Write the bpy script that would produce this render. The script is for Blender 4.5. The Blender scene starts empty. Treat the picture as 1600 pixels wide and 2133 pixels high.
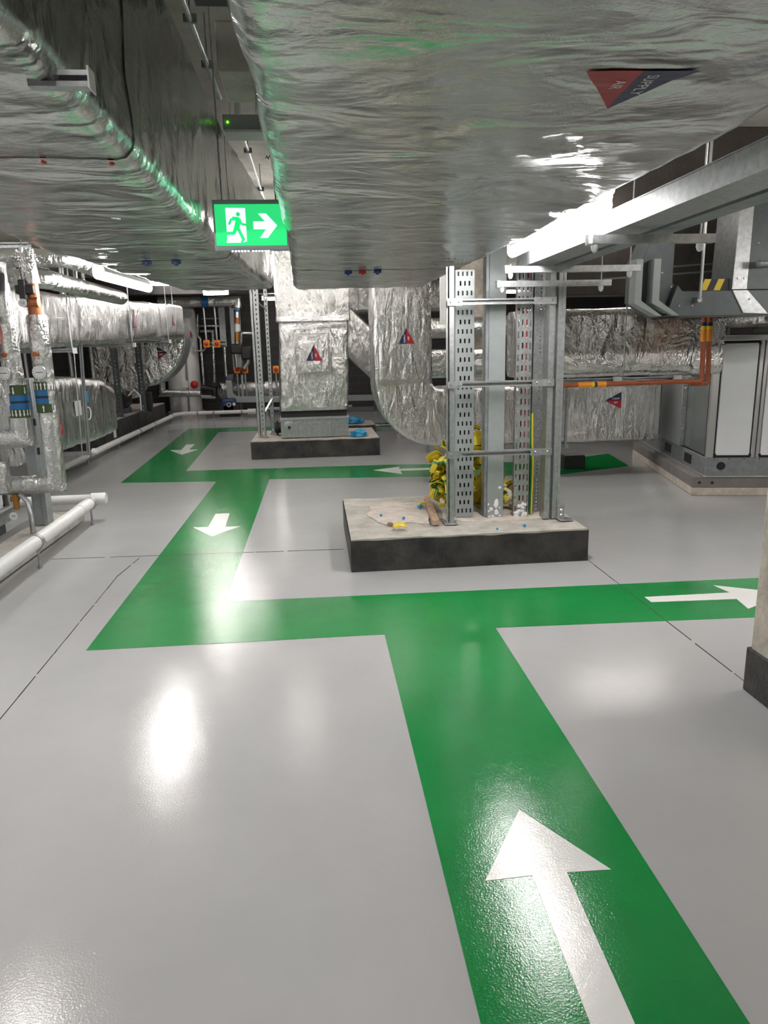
import bpy, bmesh, math, random
from mathutils import Vector as V, Matrix, noise
from mathutils.bvhtree import BVHTree
random.seed(7)
PI = math.pi
SC = bpy.context.scene
COL = SC.collection

# ---------------------------------------------------------------- camera
F_PX, YAW, PITCH, ROLL, CAM_H = 1469.6, 0.090425, 0.227219, -0.0231587, 1.6
_cy, _sy = math.cos(YAW), math.sin(YAW)
_f = V((_sy*math.cos(PITCH), _cy*math.cos(PITCH), -math.sin(PITCH)))
_r0 = V((_cy, -_sy, 0)); _u0 = _r0.cross(_f)
_r = _r0*math.cos(ROLL) + _u0*math.sin(ROLL)
_u = -_r0*math.sin(ROLL) + _u0*math.cos(ROLL)
cam_d = bpy.data.cameras.new('camera'); cam = bpy.data.objects.new('camera', cam_d); COL.objects.link(cam)
cam.matrix_world = Matrix(((_r.x, _u.x, -_f.x, 0), (_r.y, _u.y, -_f.y, 0), (_r.z, _u.z, -_f.z, CAM_H), (0, 0, 0, 1)))
cam_d.sensor_fit = 'VERTICAL'; cam_d.sensor_height = 36; cam_d.lens = F_PX*36/2133
cam_d.clip_start = 0.05; cam_d.clip_end = 100
SC.camera = cam
def U(px, py, Y):
    """place of a sight line at distance Y down the room"""
    d = _f*F_PX + _r*(px-800) + _u*(1066.5-py)
    return V((0, 0, CAM_H)) + d*(Y/d.y)

# ---------------------------------------------------------------- light and exposure
LAMP, LAMP_FAR = 110.0, 60.0
SC.view_settings.view_transform = 'Standard'; SC.view_settings.look = 'None'
SC.view_settings.gamma = 1; SC.view_settings.use_curve_mapping = False
SC.view_settings.exposure = 0.0
W = bpy.data.worlds.new('world'); SC.world = W; W.use_nodes = True
W.node_tree.nodes['Background'].inputs[0].default_value = (.8, .85, .9, 1)
W.node_tree.nodes['Background'].inputs[1].default_value = 0.02
SC.cycles.max_bounces = 8; SC.cycles.diffuse_bounces = 4; SC.cycles.glossy_bounces = 5
SC.cycles.sample_clamp_indirect = 6.0; SC.cycles.blur_glossy = 0.5
SC.cycles.caustics_reflective = True
SC.cycles.use_denoising = True; SC.cycles.adaptive_threshold = 0.02

# ---------------------------------------------------------------- materials
MATS = {}
def nt(name):
    m = bpy.data.materials.new(name); m.use_nodes = True; MATS[name] = m
    t = m.node_tree; return m, t, t.nodes['Principled BSDF'], (lambda k: t.nodes.new(k)), t.links.new
def coords(t, scale=(1, 1, 1), kind='Object'):
    tc = t.nodes.new('ShaderNodeTexCoord'); mp = t.nodes.new('ShaderNodeMapping'); mp.inputs['Scale'].default_value = scale
    t.links.new(tc.outputs[kind], mp.inputs['Vector']); return mp.outputs['Vector']
def noise_n(t, vec, scale, detail=3, rough=.55, typ='FBM', dist=0):
    n = t.nodes.new('ShaderNodeTexNoise'); n.noise_type = typ
    n.inputs['Scale'].default_value = scale; n.inputs['Detail'].default_value = detail
    n.inputs['Roughness'].default_value = rough; n.inputs['Distortion'].default_value = dist
    t.links.new(vec, n.inputs['Vector']); return n.outputs[0]
def ramp(t, fac, stops):
    r = t.nodes.new('ShaderNodeValToRGB'); e = r.color_ramp.elements
    while len(e) < len(stops): e.new(.5)
    for k, (p, c) in enumerate(stops): e[k].position = p; e[k].color = (*c, 1) if len(c) == 3 else c
    t.links.new(fac, r.inputs[0]); return r.outputs[0]
def bump(t, h, strength, dist, prev=None):
    b = t.nodes.new('ShaderNodeBump'); b.inputs['Strength'].default_value = strength; b.inputs['Distance'].default_value = dist
    t.links.new(h, b.inputs['Height'])
    if prev: t.links.new(prev, b.inputs['Normal'])
    return b.outputs[0]
def mat(name, col, rough=.5, metal=0.0, var=0.0, vscale=6, bs=0.0, bscale=40, spec=.5, dark=None, lo=.35, hi=.7):
    m, t, p, N, L = nt(name)
    p.inputs['Base Color'].default_value = (*col, 1); p.inputs['Roughness'].default_value = rough; p.inputs['Metallic'].default_value = metal
    p.inputs['Specular IOR Level'].default_value = spec
    vec = coords(t)
    if var or dark:
        d = dark or tuple(c*(1-var) for c in col); b = tuple(min(1, c*(1+var*.5)) for c in col)
        L(ramp(t, noise_n(t, vec, vscale, 6, .65), [(lo, d), (hi, b)]), p.inputs['Base Color'])
    if bs: L(bump(t, noise_n(t, vec, bscale, 4), bs, .01), p.inputs['Normal'])
    return m
def emit(name, col, s):
    m, t, p, N, L = nt(name)
    p.inputs['Base Color'].default_value = (*col, 1); p.inputs['Roughness'].default_value = .4
    p.inputs['Emission Color'].default_value = (*col, 1); p.inputs['Emission Strength'].default_value = s; return m
def epoxy(name, col, var):
    m, t, p, N, L = nt(name); vec = coords(t)
    L(ramp(t, noise_n(t, vec, 1.3, 7, .6), [(.3, tuple(c*(1-var) for c in col)), (.7, tuple(c*(1+var) for c in col))]), p.inputs['Base Color'])
    rr = N('ShaderNodeMapRange'); rr.inputs[3].default_value = .08; rr.inputs[4].default_value = .18
    L(noise_n(t, vec, 2.5, 5, .6), rr.inputs[0]); L(rr.outputs[0], p.inputs['Roughness'])
    p.inputs['Specular IOR Level'].default_value = .42
    b1 = bump(t, noise_n(t, vec, 6, 2, .5), .25, .004)
    L(bump(t, noise_n(t, vec, 150, 2, .6), .42, .0012, b1), p.inputs['Normal']); return m
def foil(name, rough, wr, stretch=(1, 1, 1), tone=(.80, .795, .78), fine=1.0, s1=5.5, s2=13, typ='RIDGED_MULTIFRACTAL'):
    """aluminium faced insulation: soft puckers, long creases, fine crinkle"""
    m, t, p, N, L = nt(name)
    p.inputs['Metallic'].default_value = 1.0
    v = coords(t, stretch); v2 = coords(t)
    L(ramp(t, noise_n(t, v2, 3, 5, .7), [(.3, tuple(c*.86 for c in tone)), (.7, tone)]), p.inputs['Base Color'])
    rr = N('ShaderNodeMapRange'); rr.inputs[3].default_value = rough*.75; rr.inputs[4].default_value = rough*1.35
    L(noise_n(t, v2, 5, 4), rr.inputs[0]); L(rr.outputs[0], p.inputs['Roughness'])
    b1 = bump(t, noise_n(t, v, s1, 3, .5, 'FBM', .8), .55*wr, .05*5.5/s1)
    b2 = bump(t, noise_n(t, v, s2, 3, .5, typ, 1.2), .22*wr, .02*13/s2, b1)
    b3 = bump(t, noise_n(t, v2, 55, 3, .6, 'FBM', 1.5), .55*fine, .006, b2)
    L(b3, p.inputs['Normal']); return m
epoxy('floor_grey', (.40, .398, .402), .05)
epoxy('walkway_green', (.005, .212, .045), .18)
epoxy('marking_white', (.78, .77, .76), .04)
foil('foil_overhead', .2, .75, (.75, 1.25, 1), (.74, .745, .735), .3, 2.4, 5.5, 'FBM')
foil('foil_crinkle', .2, 1.7, (1, 1, .7))
foil('foil_upright', .22, 1.6, (1.6, 1.6, .5))
foil('foil_long', .19, 2.1, (1.3, .9, .35), fine=1.5)
foil('foil_pipe', .2, 1.3, (1.5, 1.5, .8), (.72, .72, .71), 1.4)
foil('foil_tape', .2, .35, (1, 1, 1), (.8, .8, .8), .6)
mat('galvanised', (.50, .52, .53), .38, .85, .22, 30)
mat('galvanised_dull', (.30, .32, .33), .5, .6, .2, 18)
mat('bright_steel', (.68, .68, .68), .28, 1.0)
mat('grey_steel', (.33, .36, .36), .42, .25, .08, 8)
mat('dark_steel', (.10, .115, .12), .45, .4, .15, 8)
mat('aluminium', (.62, .62, .61), .35, .9)
mat('white_panel', (.76, .79, .81), .3, 0, .03, 3)
mat('mirror_panel', (.33, .37, .37), .22, .8)
mat('concrete', (.46, .43, .385), .85, 0, .3, 7, .5, 60)
mat('concrete_pale', (.62, .55, .49), .9, 0, .22, 12, .7, 70)
mat('pillar_concrete', (.50, .45, .385), .9, 0, .35, 6, .5, 40)
mat('concrete_ceiling', (.52, .51, .46), .85, 0, .3, 2.5, .3, 30)
mat('plinth_brown', (.20, .185, .175), .8, 0, .15, 8)  # brownish grey of the upper plinth layer
mat('bitumen', (.055, .05, .046), .55, 0, .2, 4.5, .8, 30, .5, (.011, .011, .011), .36, .72)
mat('wall_front_paint', (.45, .45, .44), .8, 0, .1, 2)
mat('beam_brown', (.055, .045, .038), .8, 0, .3, 4, .4, 30)
mat('white_plastic', (.72, .72, .71), .35, 0, .05, 10)
mat('tank_white', (.62, .61, .60), .5, 0, .05, 4)
mat('black', (.012, .012, .013), .5)
mat('rubber', (.02, .02, .022), .7)
mat('orange_switch', (.85, .30, .02), .4)
mat('red', (.48, .018, .02), .4)
mat('actuator_red', (.72, .075, .03), .4)
mat('copper_paint', (.36, .085, .03), .45, 0, .25, 15)
mat('copper', (.42, .15, .07), .4, .6, .2, 20)
mat('brass', (.45, .22, .06), .35, .8)
mat('yellow', (.78, .55, .02), .4)
mat('sleeve_yellow', (.72, .56, .03), .35)
mat('sleeve_green', (.01, .16, .035), .4)
mat('cable_black', (.015, .015, .017), .5)
mat('cable_red', (.5, .03, .025), .45)
mat('navy', (.012, .016, .075), .35)
mat('sticker_red', (.36, .015, .02), .35)
mat('label_white', (.8, .8, .8), .5)
mat('label_grey', (.33, .35, .37), .5)
mat('blue_plastic', (.02, .27, .50), .3)
mat('blue_band', (.008, .12, .33), .4)
mat('band_green', (.035, .065, .012), .5)
mat('pump_blue', (.012, .035, .11), .45)
mat('timber', (.42, .28, .19), .8, 0, .3, 20)
mat('stone', (.25, .17, .09), .8, 0, .2, 30)
mat('joint_dark', (.03, .03, .03), .9)
mat('clip_blue', (.01, .03, .13), .4)
emit('lamp_glow', (1.0, .97, .95), LAMP); emit('lamp_glow_far', (1.0, .945, .90), LAMP_FAR); emit('lamp_end', (1.0, .98, .97), 1.6)
emit('sign_green', (.012, .62, .17), 1.0)
emit('sign_white', (.72, .93, 1.0), 1.15)
emit('sign_led', (.75, .82, 1.0), 12.0)
emit('led_green', (.15, 1, .02), 4.0)
def dark_block():
    m, t, p, N, L = nt('dark_block'); vec = coords(t)
    sep = N('ShaderNodeSeparateXYZ'); L(vec, sep.inputs[0]); ad = N('ShaderNodeMath'); L(sep.outputs[0], ad.inputs[0]); L(sep.outputs[1], ad.inputs[1])
    cmb = N('ShaderNodeCombineXYZ'); L(ad.outputs[0], cmb.inputs[0]); L(sep.outputs[2], cmb.inputs[1])
    b = N('ShaderNodeTexBrick'); L(cmb.outputs[0], b.inputs['Vector'])
    for k, c in (('Color1', (.030, .028, .028)), ('Color2', (.04, .037, .036)), ('Mortar', (.055, .052, .05))): b.inputs[k].default_value = (*c, 1)
    b.inputs['Scale'].default_value = 1; b.inputs['Brick Width'].default_value = .44; b.inputs['Row Height'].default_value = .22; b.inputs['Mortar Size'].default_value = .008
    L(b.outputs[0], p.inputs['Base Color']); p.inputs['Roughness'].default_value = .7
    L(bump(t, b.outputs['Fac'], .4, -.01), p.inputs['Normal'])
dark_block()

# ---------------------------------------------------------------- mesh building
class MB:
    def __init__(s): s.bm = bmesh.new(); s.mi = 0
    def face(s, vs, mi=None):
        try: f = s.bm.faces.new(vs)
        except ValueError: return None
        f.material_index = s.mi if mi is None else mi; return f
    def hexa(s, p):
        v = [s.bm.verts.new(q) for q in p]
        for a in ((3, 2, 1, 0), (4, 5, 6, 7), (0, 1, 5, 4), (1, 2, 6, 5), (2, 3, 7, 6), (3, 0, 4, 7)): s.face([v[k] for k in a])
        return s
    def box(s, x0, x1, y0, y1, z0, z1):
        return s.hexa([(x0, y0, z0), (x1, y0, z0), (x1, y1, z0), (x0, y1, z0), (x0, y0, z1), (x1, y0, z1), (x1, y1, z1), (x0, y1, z1)])
    def bar(s, a, b, w, h, up=(0, 0, 1)):
        a, b = V(a), V(b); d = (b-a).normalized(); u = V(up)
        if abs(d.dot(u)) > .98: u = V((0, 1, 0))
        r = d.cross(u).normalized(); u = r.cross(d)
        q = [(-1, -1), (1, -1), (1, 1), (-1, 1)]
        return s.hexa([a+r*(w/2*i)+u*(h/2*j) for i, j in q] + [b+r*(w/2*i)+u*(h/2*j) for i, j in q])
    def tube(s, pts, r, n=14, caps=True, flat=1.0):
        P = [V(p) for p in pts]; R = r if isinstance(r, (list, tuple)) else [r]*len(P)
        ds = [(P[i+1]-P[i]).normalized() for i in range(len(P)-1)]
        u = V((0, 0, 1)) if abs(ds[0].z) < .9 else V((1, 0, 0))
        u = (u-ds[0]*u.dot(ds[0])).normalized(); rings = []
        for i, p in enumerate(P):
            d0 = ds[max(0, i-1)]; d1 = ds[min(i, len(ds)-1)]
            if i and d0.dot(d1) < .99999:
                pass
            b = (d0+d1); b = b.normalized() if b.length > 1e-6 else d1
            w = d0.cross(u).normalized(); ring = []
            for k in range(n):
                a = 2*PI*k/n; o = (u*math.cos(a)*flat + w*math.sin(a))*R[i]
                o = o - d0*(o.dot(b)/max(.2, d0.dot(b)))
                ring.append(s.bm.verts.new(p+o))
            rings.append(ring)
            if i < len(ds):
                q = d0.rotation_difference(d1); u = q @ u
        for a, b in zip(rings, rings[1:]):
            for k in range(n): s.face([a[k], a[(k+1) % n], b[(k+1) % n], b[k]])
        if caps: s.face(rings[0][::-1]); s.face(rings[-1])
        return s
    def cyl(s, a, b, r, n=20): return s.tube([a, b], r, n)
    def lathe(s, base, axis, prof, n=24):
        """prof: (radius, height) up the axis"""
        base, ax = V(base), V(axis).normalized(); u = V((0, 0, 1)) if abs(ax.z) < .9 else V((1, 0, 0))
        u = (u-ax*u.dot(ax)).normalized(); w = ax.cross(u); rings = []
        for r, h in prof:
            rings.append([s.bm.verts.new(base+ax*h+(u*math.cos(2*PI*k/n)+w*math.sin(2*PI*k/n))*max(r, 1e-4)) for k in range(n)])
        for a, b in zip(rings, rings[1:]):
            for k in range(n): s.face([a[k], a[(k+1) % n], b[(k+1) % n], b[k]])
        s.face(rings[0][::-1]); s.face(rings[-1]); return s
    def prism(s, poly, fn, d):
        """poly in 2D, fn(a, b, t) -> point, extruded from t=0 to t=d"""
        lo = [s.bm.verts.new(fn(a, b, 0)) for a, b in poly]; hi = [s.bm.verts.new(fn(a, b, d)) for a, b in poly]; n = len(poly)
        s.face(lo[::-1]); s.face(hi)
        for k in range(n): s.face([lo[k], lo[(k+1) % n], hi[(k+1) % n], hi[k]])
        return s
    def ball(s, c, r, sub=2, sq=(1, 1, 1), rough=0):
        g = bmesh.ops.create_icosphere(s.bm, subdivisions=sub, radius=1)
        for v in g['verts']:
            k = 1 + (rough*noise.noise(v.co*2.3+V(c)*9) if rough else 0)
            v.co = V((v.co.x*sq[0], v.co.y*sq[1], v.co.z*sq[2]))*(r*k) + V(c)
        for f in {f for v in g['verts'] for f in v.link_faces}: f.material_index = s.mi
        return s

ROOT = {}
def rods(par, ends, r=.006, m='galvanised', name='hanger_rod'):
    for a, b in ends: finish(name, MB().cyl(a, b, r, 8), m, par)
def root_matrix(o):
    while o.parent: o = o.parent
    return ROOT.get(o.name, Matrix())
def finish(name, mb, mats, parent=None, local=False, smooth=0.6, bevel=0):
    bm = mb.bm
    if parent is not None and not local: bm.transform(root_matrix(parent).inverted())
    bmesh.ops.recalc_face_normals(bm, faces=bm.faces[:])
    me = bpy.data.meshes.new(name); bm.to_mesh(me); bm.free()
    o = bpy.data.objects.new(name, me); COL.objects.link(o)
    for m in ([mats] if isinstance(mats, str) else mats): me.materials.append(MATS[m])
    if parent is not None: o.parent = parent
    if smooth:
        for p in me.polygons: p.use_smooth = True
        me.set_sharp_from_angle(angle=smooth)
    if bevel:
        b = o.modifiers.new('edge', 'BEVEL'); b.width = bevel; b.segments = 2; b.limit_method = 'ANGLE'; b.angle_limit = .6
    return o
def tag(o, label, cat, group=None, kind=None):
    if kind: o['kind'] = kind
    if label: o['label'] = label
    if cat: o['category'] = cat
    if group: o['group'] = group
    return o
def thing(name, label, cat, loc=(0, 0, 0), rz=0, group=None):
    o = bpy.data.objects.new(name, None); COL.objects.link(o); o.empty_display_size = .1
    o.location = loc; o.rotation_euler = (0, 0, rz)
    ROOT[o.name] = Matrix.Translation(V(loc)) @ Matrix.Rotation(rz, 4, 'Z')
    return tag(o, label, cat, group)
def struct(name, mb, m, parent=None, **k):
    o = finish(name, mb, m, parent, **k); o['kind'] = 'structure'; return o
def single(name, label, cat, mb, m, group=None, **k): return tag(finish(name, mb, m, **k), label, cat, group)

def conform(pts, n, bvh, off):
    out = []
    for p in pts:
        h = bvh.ray_cast(p+n*.4, -n, .8) if bvh else (None,)
        out.append((h[0] if h[0] is not None else p) + n*off)
    return out
def letters(txt, size, c, xd, yd, m, parent, bvh=None, off=.004, name='lettering', thick=0):
    cu = bpy.data.curves.new('t', 'FONT'); cu.body = txt; cu.size = size; cu.align_x = 'CENTER'; cu.align_y = 'CENTER'
    o = bpy.data.objects.new('t', cu); COL.objects.link(o)
    dg = bpy.context.evaluated_depsgraph_get(); me = o.evaluated_get(dg).to_mesh()
    mb = MB(); n = xd.cross(yd).normalized()
    pts = conform([c + xd*v.co.x + yd*v.co.y for v in me.vertices], n, bvh, off)
    vs = [mb.bm.verts.new(p) for p in pts]
    for p in me.polygons: mb.face([vs[k] for k in p.vertices])
    o.evaluated_get(dg).to_mesh_clear(); bpy.data.objects.remove(o); bpy.data.curves.remove(cu)
    return finish(name, mb, m, parent, smooth=0)
def sticker(parent, tip, mid, half, n, bvh, first='navy', tape=False):
    """two-colour flow triangle lying on the foil, tip along the air flow"""
    tip, mid, n = V(tip), V(mid), V(n).normalized(); a = tip-mid; v = n.cross(a).normalized()*half
    mb = MB(); K = 7
    for idx, sg in ((0, 1), (1, -1)):
        mb.mi = idx; C = [mid, tip, mid+v*sg]; g = {}
        for i in range(K+1):
            for j in range(K+1-i):
                p = C[0] + (C[1]-C[0])*(i/K) + (C[2]-C[0])*(j/K); g[i, j] = mb.bm.verts.new(conform([p], n, bvh, .003)[0])
        for i in range(K):
            for j in range(K-i):
                mb.face([g[i, j], g[i+1, j], g[i, j+1]])
                if j < K-i-1: mb.face([g[i+1, j], g[i+1, j+1], g[i, j+1]])
    ms = ['navy', 'sticker_red'] if first == 'navy' else ['sticker_red', 'navy']
    o = finish('flow_sticker', mb, ms, parent, smooth=0)
    o['label'] = 'navy and red triangular flow sticker'
    L = a.length; ad = a.normalized(); vd = v.normalized()
    for txt, col, sg in (('SUPPLY', 'navy', 1), ('AIR', 'sticker_red', -1)):
        s2 = sg if first == 'navy' else -sg
        letters(txt, half*.3, mid + a*.34 + v*(s2*.24), ad, n.cross(ad), 'label_white', o, bvh, .005)
    return o

def ring_pts(w, h, cr, ds):
    nx, ny = max(2, round((w-2*cr)/ds)), max(2, round((h-2*cr)/ds)); out = []
    hw, hh = w/2, h/2
    for side in range(4):
        m = nx if side % 2 == 0 else ny; L = (w if side % 2 == 0 else h)-2*cr
        c, s_ = [(1, 0), (0, 1), (-1, 0), (0, -1)][side]
        ox, oy = [(0, -hh), (hw, 0), (0, hh), (-hw, 0)][side]
        nxn, nyn = [(0, -1), (1, 0), (0, 1), (-1, 0)][side]
        for k in range(m+1):
            t = -L/2+L*k/m; out.append((ox+c*t, oy+s_*t, nxn, nyn))
        cx, cy = ox+c*L/2-nxn*cr, oy+s_*L/2-nyn*cr
        for q in (1, 2):
            a = math.atan2(nyn, nxn)+PI/2*q/3; out.append((cx+cr*math.cos(a), cy+cr*math.sin(a), math.cos(a), math.sin(a)))
    return out
class Duct:
    """rectangular insulated duct swept through stations (centre, right, up, width, height)"""
    def __init__(s, st, cr=.05, ds=.07, amp=.012, seed=0, dent=None):
        s.st = [(V(c), V(r).normalized(), V(u).normalized(), w, h) for c, r, u, w, h in st]
        s.cr, s.ds, s.amp, s.seed, s.dent = cr, ds, amp, V((seed*3.1, seed*1.7, seed)), dent
        s.len = [0]
        for a, b in zip(s.st, s.st[1:]): s.len.append(s.len[-1]+(b[0]-a[0]).length)
        s.n0 = ring_pts(s.st[0][3], s.st[0][4], cr, ds)
        mb = s.mesh(0, s.len[-1]); s.bvh = BVHTree.FromBMesh(mb.bm); s.mb = mb
    def at(s, d):
        i = 0
        while i < len(s.st)-2 and d > s.len[i+1]: i += 1
        t = (d-s.len[i])/max(1e-6, s.len[i+1]-s.len[i]); a, b = s.st[i], s.st[i+1]
        return a[0].lerp(b[0], t), a[1].lerp(b[1], t).normalized(), a[2].lerp(b[2], t).normalized(), a[3]+(b[3]-a[3])*t, a[4]+(b[4]-a[4])*t
    def ring(s, d, off=0):
        c, r, u, w, h = s.at(d); w0, h0 = s.st[0][3], s.st[0][4]; out = []
        for x, y, nx, ny in s.n0:
            N = r*nx+u*ny; P = c+r*(x*w/w0)+u*(y*h/h0); Q = P+s.seed
            k = noise.noise(Q*1.7)+.6*noise.noise(Q*4.5)+.35*noise.noise(Q*11)
            P = P+N*(s.amp*k+off)
            if s.dent: P = s.dent(P, off)
            out.append(P)
        return out
    def mesh(s, d0, d1, off=0, caps=True):
        mb = MB(); cuts = [d0]+[x for x in s.len if d0+1e-4 < x < d1-1e-4]+[d1]; D = [d0]
        for a, b in zip(cuts, cuts[1:]):
            k = max(1, math.ceil((b-a)/s.ds)); D += [a+(b-a)*j/k for j in range(1, k+1)]
        R = [[mb.bm.verts.new(p) for p in s.ring(d, off)] for d in D]; n = len(R[0])
        for a, b in zip(R, R[1:]):
            for k in range(n): mb.face([a[k], a[(k+1) % n], b[(k+1) % n], b[k]])
        if caps: mb.face(R[0][::-1]); mb.face(R[-1])
        return mb
    def build(s, root, m, bands=(), name='insulation'):
        o = finish(name, s.mb, m, root, smooth=1.2)
        for a, b in bands: finish('tape_seam', s.mesh(a, b, .004, False), 'foil_tape', root, smooth=1.2)
        return o
def straight(a, b, r, u, w, h, w2=None, h2=None): return [(a, r, u, w, h), (b, r, u, w2 or w, h2 or h)]

def perf_plate(mb, o, xd, zd, nd, w, h, cols, sl_w, sl_h, pitch, th=.002, stagger=True, joined=False):
    """plate with real slots: o lower left corner, xd across, zd up"""
    o, xd, zd, nd = V(o), V(xd), V(zd), V(nd)
    def quad(x0, x1, z0, z1):
        if x1-x0 < 1e-5 or z1-z0 < 1e-5: return
        mb.hexa([o+xd*x+zd*z+nd*y for y in (0, th) for x, z in ((x0, z0), (x1, z0), (x1, z1), (x0, z1))])
    rows = int(h/pitch); z = 0
    for i in range(rows):
        z0 = i*pitch; quad(0, w, z0, z0+(pitch-sl_h)); zs = z0+pitch-sl_h
        cs = cols if (i % 2 == 0 or not stagger) else [(a+b)/2 for a, b in zip(cols, cols[1:])]
        x = 0
        for k, c in enumerate(cs):
            quad(x, c*w-sl_w/2, zs, zs+sl_h); x = c*w+sl_w/2
        quad(x, w, zs, zs+sl_h)
    quad(0, w, rows*pitch, h)
    return mb
def channel(mb, a, b, open_dir, w=.041, d=.041, t=.003, lip=.008):
    """strut channel from a to b, open side facing open_dir"""
    a, b, o = V(a), V(b), V(open_dir).normalized(); ax = (b-a).normalized(); s_ = ax.cross(o).normalized()
    def slab(x0, x1, y0, y1):
        mb.hexa([p+s_*x+o*y for p in (a, b) for x, y in ((x0, y0), (x1, y0), (x1, y1), (x0, y1))])
    slab(-w/2, w/2, -d, -d+t); slab(-w/2, -w/2+t, -d+t, 0); slab(w/2-t, w/2, -d+t, 0)
    slab(-w/2+t, -w/2+t+lip, -t, 0); slab(w/2-t-lip, w/2-t, -t, 0)
    return mb
def bolt(mb, p, n, r=.008): return mb.lathe(V(p), n, [(r, 0), (r, r*.8), (r*.6, r*1.1)], 6)

# ================================================================ the room
X0, X1, Y0, Y1, ZC = -6.2, 8.0, -4.5, 20.35, 3.3
fl = struct('floor', MB().box(X0, X1, Y0, Y1, -.2, 0), 'floor_grey', smooth=0)
def joint(a, b, seed):
    rnd = random.Random(seed); a, b = V(a), V(b); L = (b-a).length; d = (b-a)/L; s_ = V((d.y, -d.x, 0)); mb = MB(); t = 0
    while t < L:
        k = min(L, t+rnd.uniform(.05, .3)); w = rnd.uniform(.0012, .0030)
        p, q = a+d*t+s_*rnd.uniform(-.002, .002), a+d*k
        mb.hexa([p-s_*w, p+s_*w, q+s_*w*.8, q-s_*w*.8] + [x+V((0, 0, .0024)) for x in (p-s_*w, p+s_*w, q+s_*w*.8, q-s_*w*.8)])
        t = k + (rnd.uniform(.005, .05) if rnd.random() < .5 else 0)
    struct('expansion_joint', mb, 'joint_dark', fl, smooth=0)
joint((-1.45, .5, 0), (-1.53, 5.15, 0), 1); joint((-1.53, 5.15, 0), (-1.48, 5.62, 0), 2)
joint((-2.2, 5.72, 0), (.19, 5.6, 0), 3); joint((2.0, 4.96, 0), (1.99, 2.9, 0), 4)
struct('ceiling', MB().box(X0, X1, Y0, Y1, ZC, ZC+.2), 'concrete_ceiling', smooth=0)
struct('wall_back', MB().box(X0, X1, Y1, Y1+.2, 0, ZC), 'dark_block', smooth=0)
struct('wall_left', MB().box(X0-.2, X0, Y0, Y1, 0, ZC), 'dark_block', smooth=0)
struct('wall_right', MB().box(X1, X1+.2, Y0, Y1, 0, ZC), 'dark_block', smooth=0)
struct('wall_front', MB().box(X0, X1, Y0-.2, Y0, 0, ZC), 'wall_front_paint', smooth=0)
struct('ceiling_beam', MB().box(-.45, 1.9, 4.25, 4.75, 3.06, ZC), 'concrete_ceiling', bevel=.01)
struct('ceiling_beam', MB().box(2.12, X1, 6.0, 6.25, 2.0, ZC), 'beam_brown', bevel=.01)
struct('ceiling_beam', MB().box(X0, X1, 17.2, 17.6, 2.92, ZC), 'dark_block', bevel=.01)

# painted escape route
route = [(.33, -1.5), (.33, 3.78), (-1.34, 3.80), (-1.32, 9.02), (-2.55, 9.19), (-2.81, 15.7), (2.2, 15.62), (2.2, 14.78), (-2.05, 14.86), (-1.86, 9.96), (1.0, 9.83), (1.74, 9.70), (3.28, 9.63),
         (4.30, 10.09), (4.12, 8.98), (2.97, 8.52), (1.57, 8.76), (-.65, 9.04), (-.66, 4.48), (2.94, 4.38), (4.6, 4.31), (4.6, 3.62), (2.51, 3.71), (.98, 3.78), (.96, -1.5)]
flat = lambda z: (lambda a, b, t: (a, b, z+t))
mb = MB()
for ks in ((0, 1, 23, 24), (1, 2, 18, 19, 23), (18, 2, 3, 17), (3, 4, 9, 10, 17), (4, 5, 8, 9), (5, 6, 7, 8), (10, 11, 16, 17), (11, 12, 15, 16), (12, 13, 14, 15), (19, 20, 21, 22, 23)):
    mb.prism([route[k] for k in ks], flat(0), .0016)
bmesh.ops.remove_doubles(mb.bm, verts=mb.bm.verts[:], dist=1e-5)
single('walkway_marking', 'green painted escape route running in right-angled turns across the grey floor', 'floor marking', mb, 'walkway_green', smooth=0)
def arrow(label, poly):
    mb = MB().prism(poly, flat(.0016), .0012)
    single('arrow_marking', label, 'floor arrow', mb, 'marking_white', 'white arrows painted on the green walkway', smooth=0)
arrow('largest white floor arrow, painted on the green walkway closest to the camera, pointing away', [(.65, 2.14), (.85, 1.82), (.71, 1.825), (.695, 1.20), (.59, 1.20), (.60, 1.825), (.45, 1.82)])
arrow('white floor arrow pointing right toward the concrete pillar', [(2.98, 4.06), (2.60, 4.28), (2.625, 4.13), (2.05, 4.135), (2.05, 4.04), (2.60, 4.01), (2.57, 3.84)])
arrow('white floor arrow pointing toward the camera on the green leg left of the big plinth', [(-.99, 6.22), (-.77, 6.55), (-.91, 6.55), (-.935, 7.13), (-1.075, 7.13), (-1.07, 6.57), (-1.21, 6.59)])
arrow('small white floor arrow on the furthest green leg beside the floor drain pipe', [(-2.22, 11.62), (-2.05, 12.2), (-2.2, 12.2), (-2.22, 12.93), (-2.37, 12.93), (-2.33, 12.2), (-2.52, 12.22)])
arrow('long thin white floor arrow pointing left behind the strut frame', [(.72, 9.42), (1.07, 9.04), (1.075, 9.29), (1.62, 9.27), (1.63, 9.43), (1.08, 9.45), (1.10, 9.62)])
arrow('faint white floor arrow at the back beyond the dropping duct', [(1.0, 15.2), (1.3, 15.0), (1.3, 15.13), (2.0, 15.13), (2.0, 15.29), (1.3, 15.29), (1.3, 15.4)])

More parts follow.
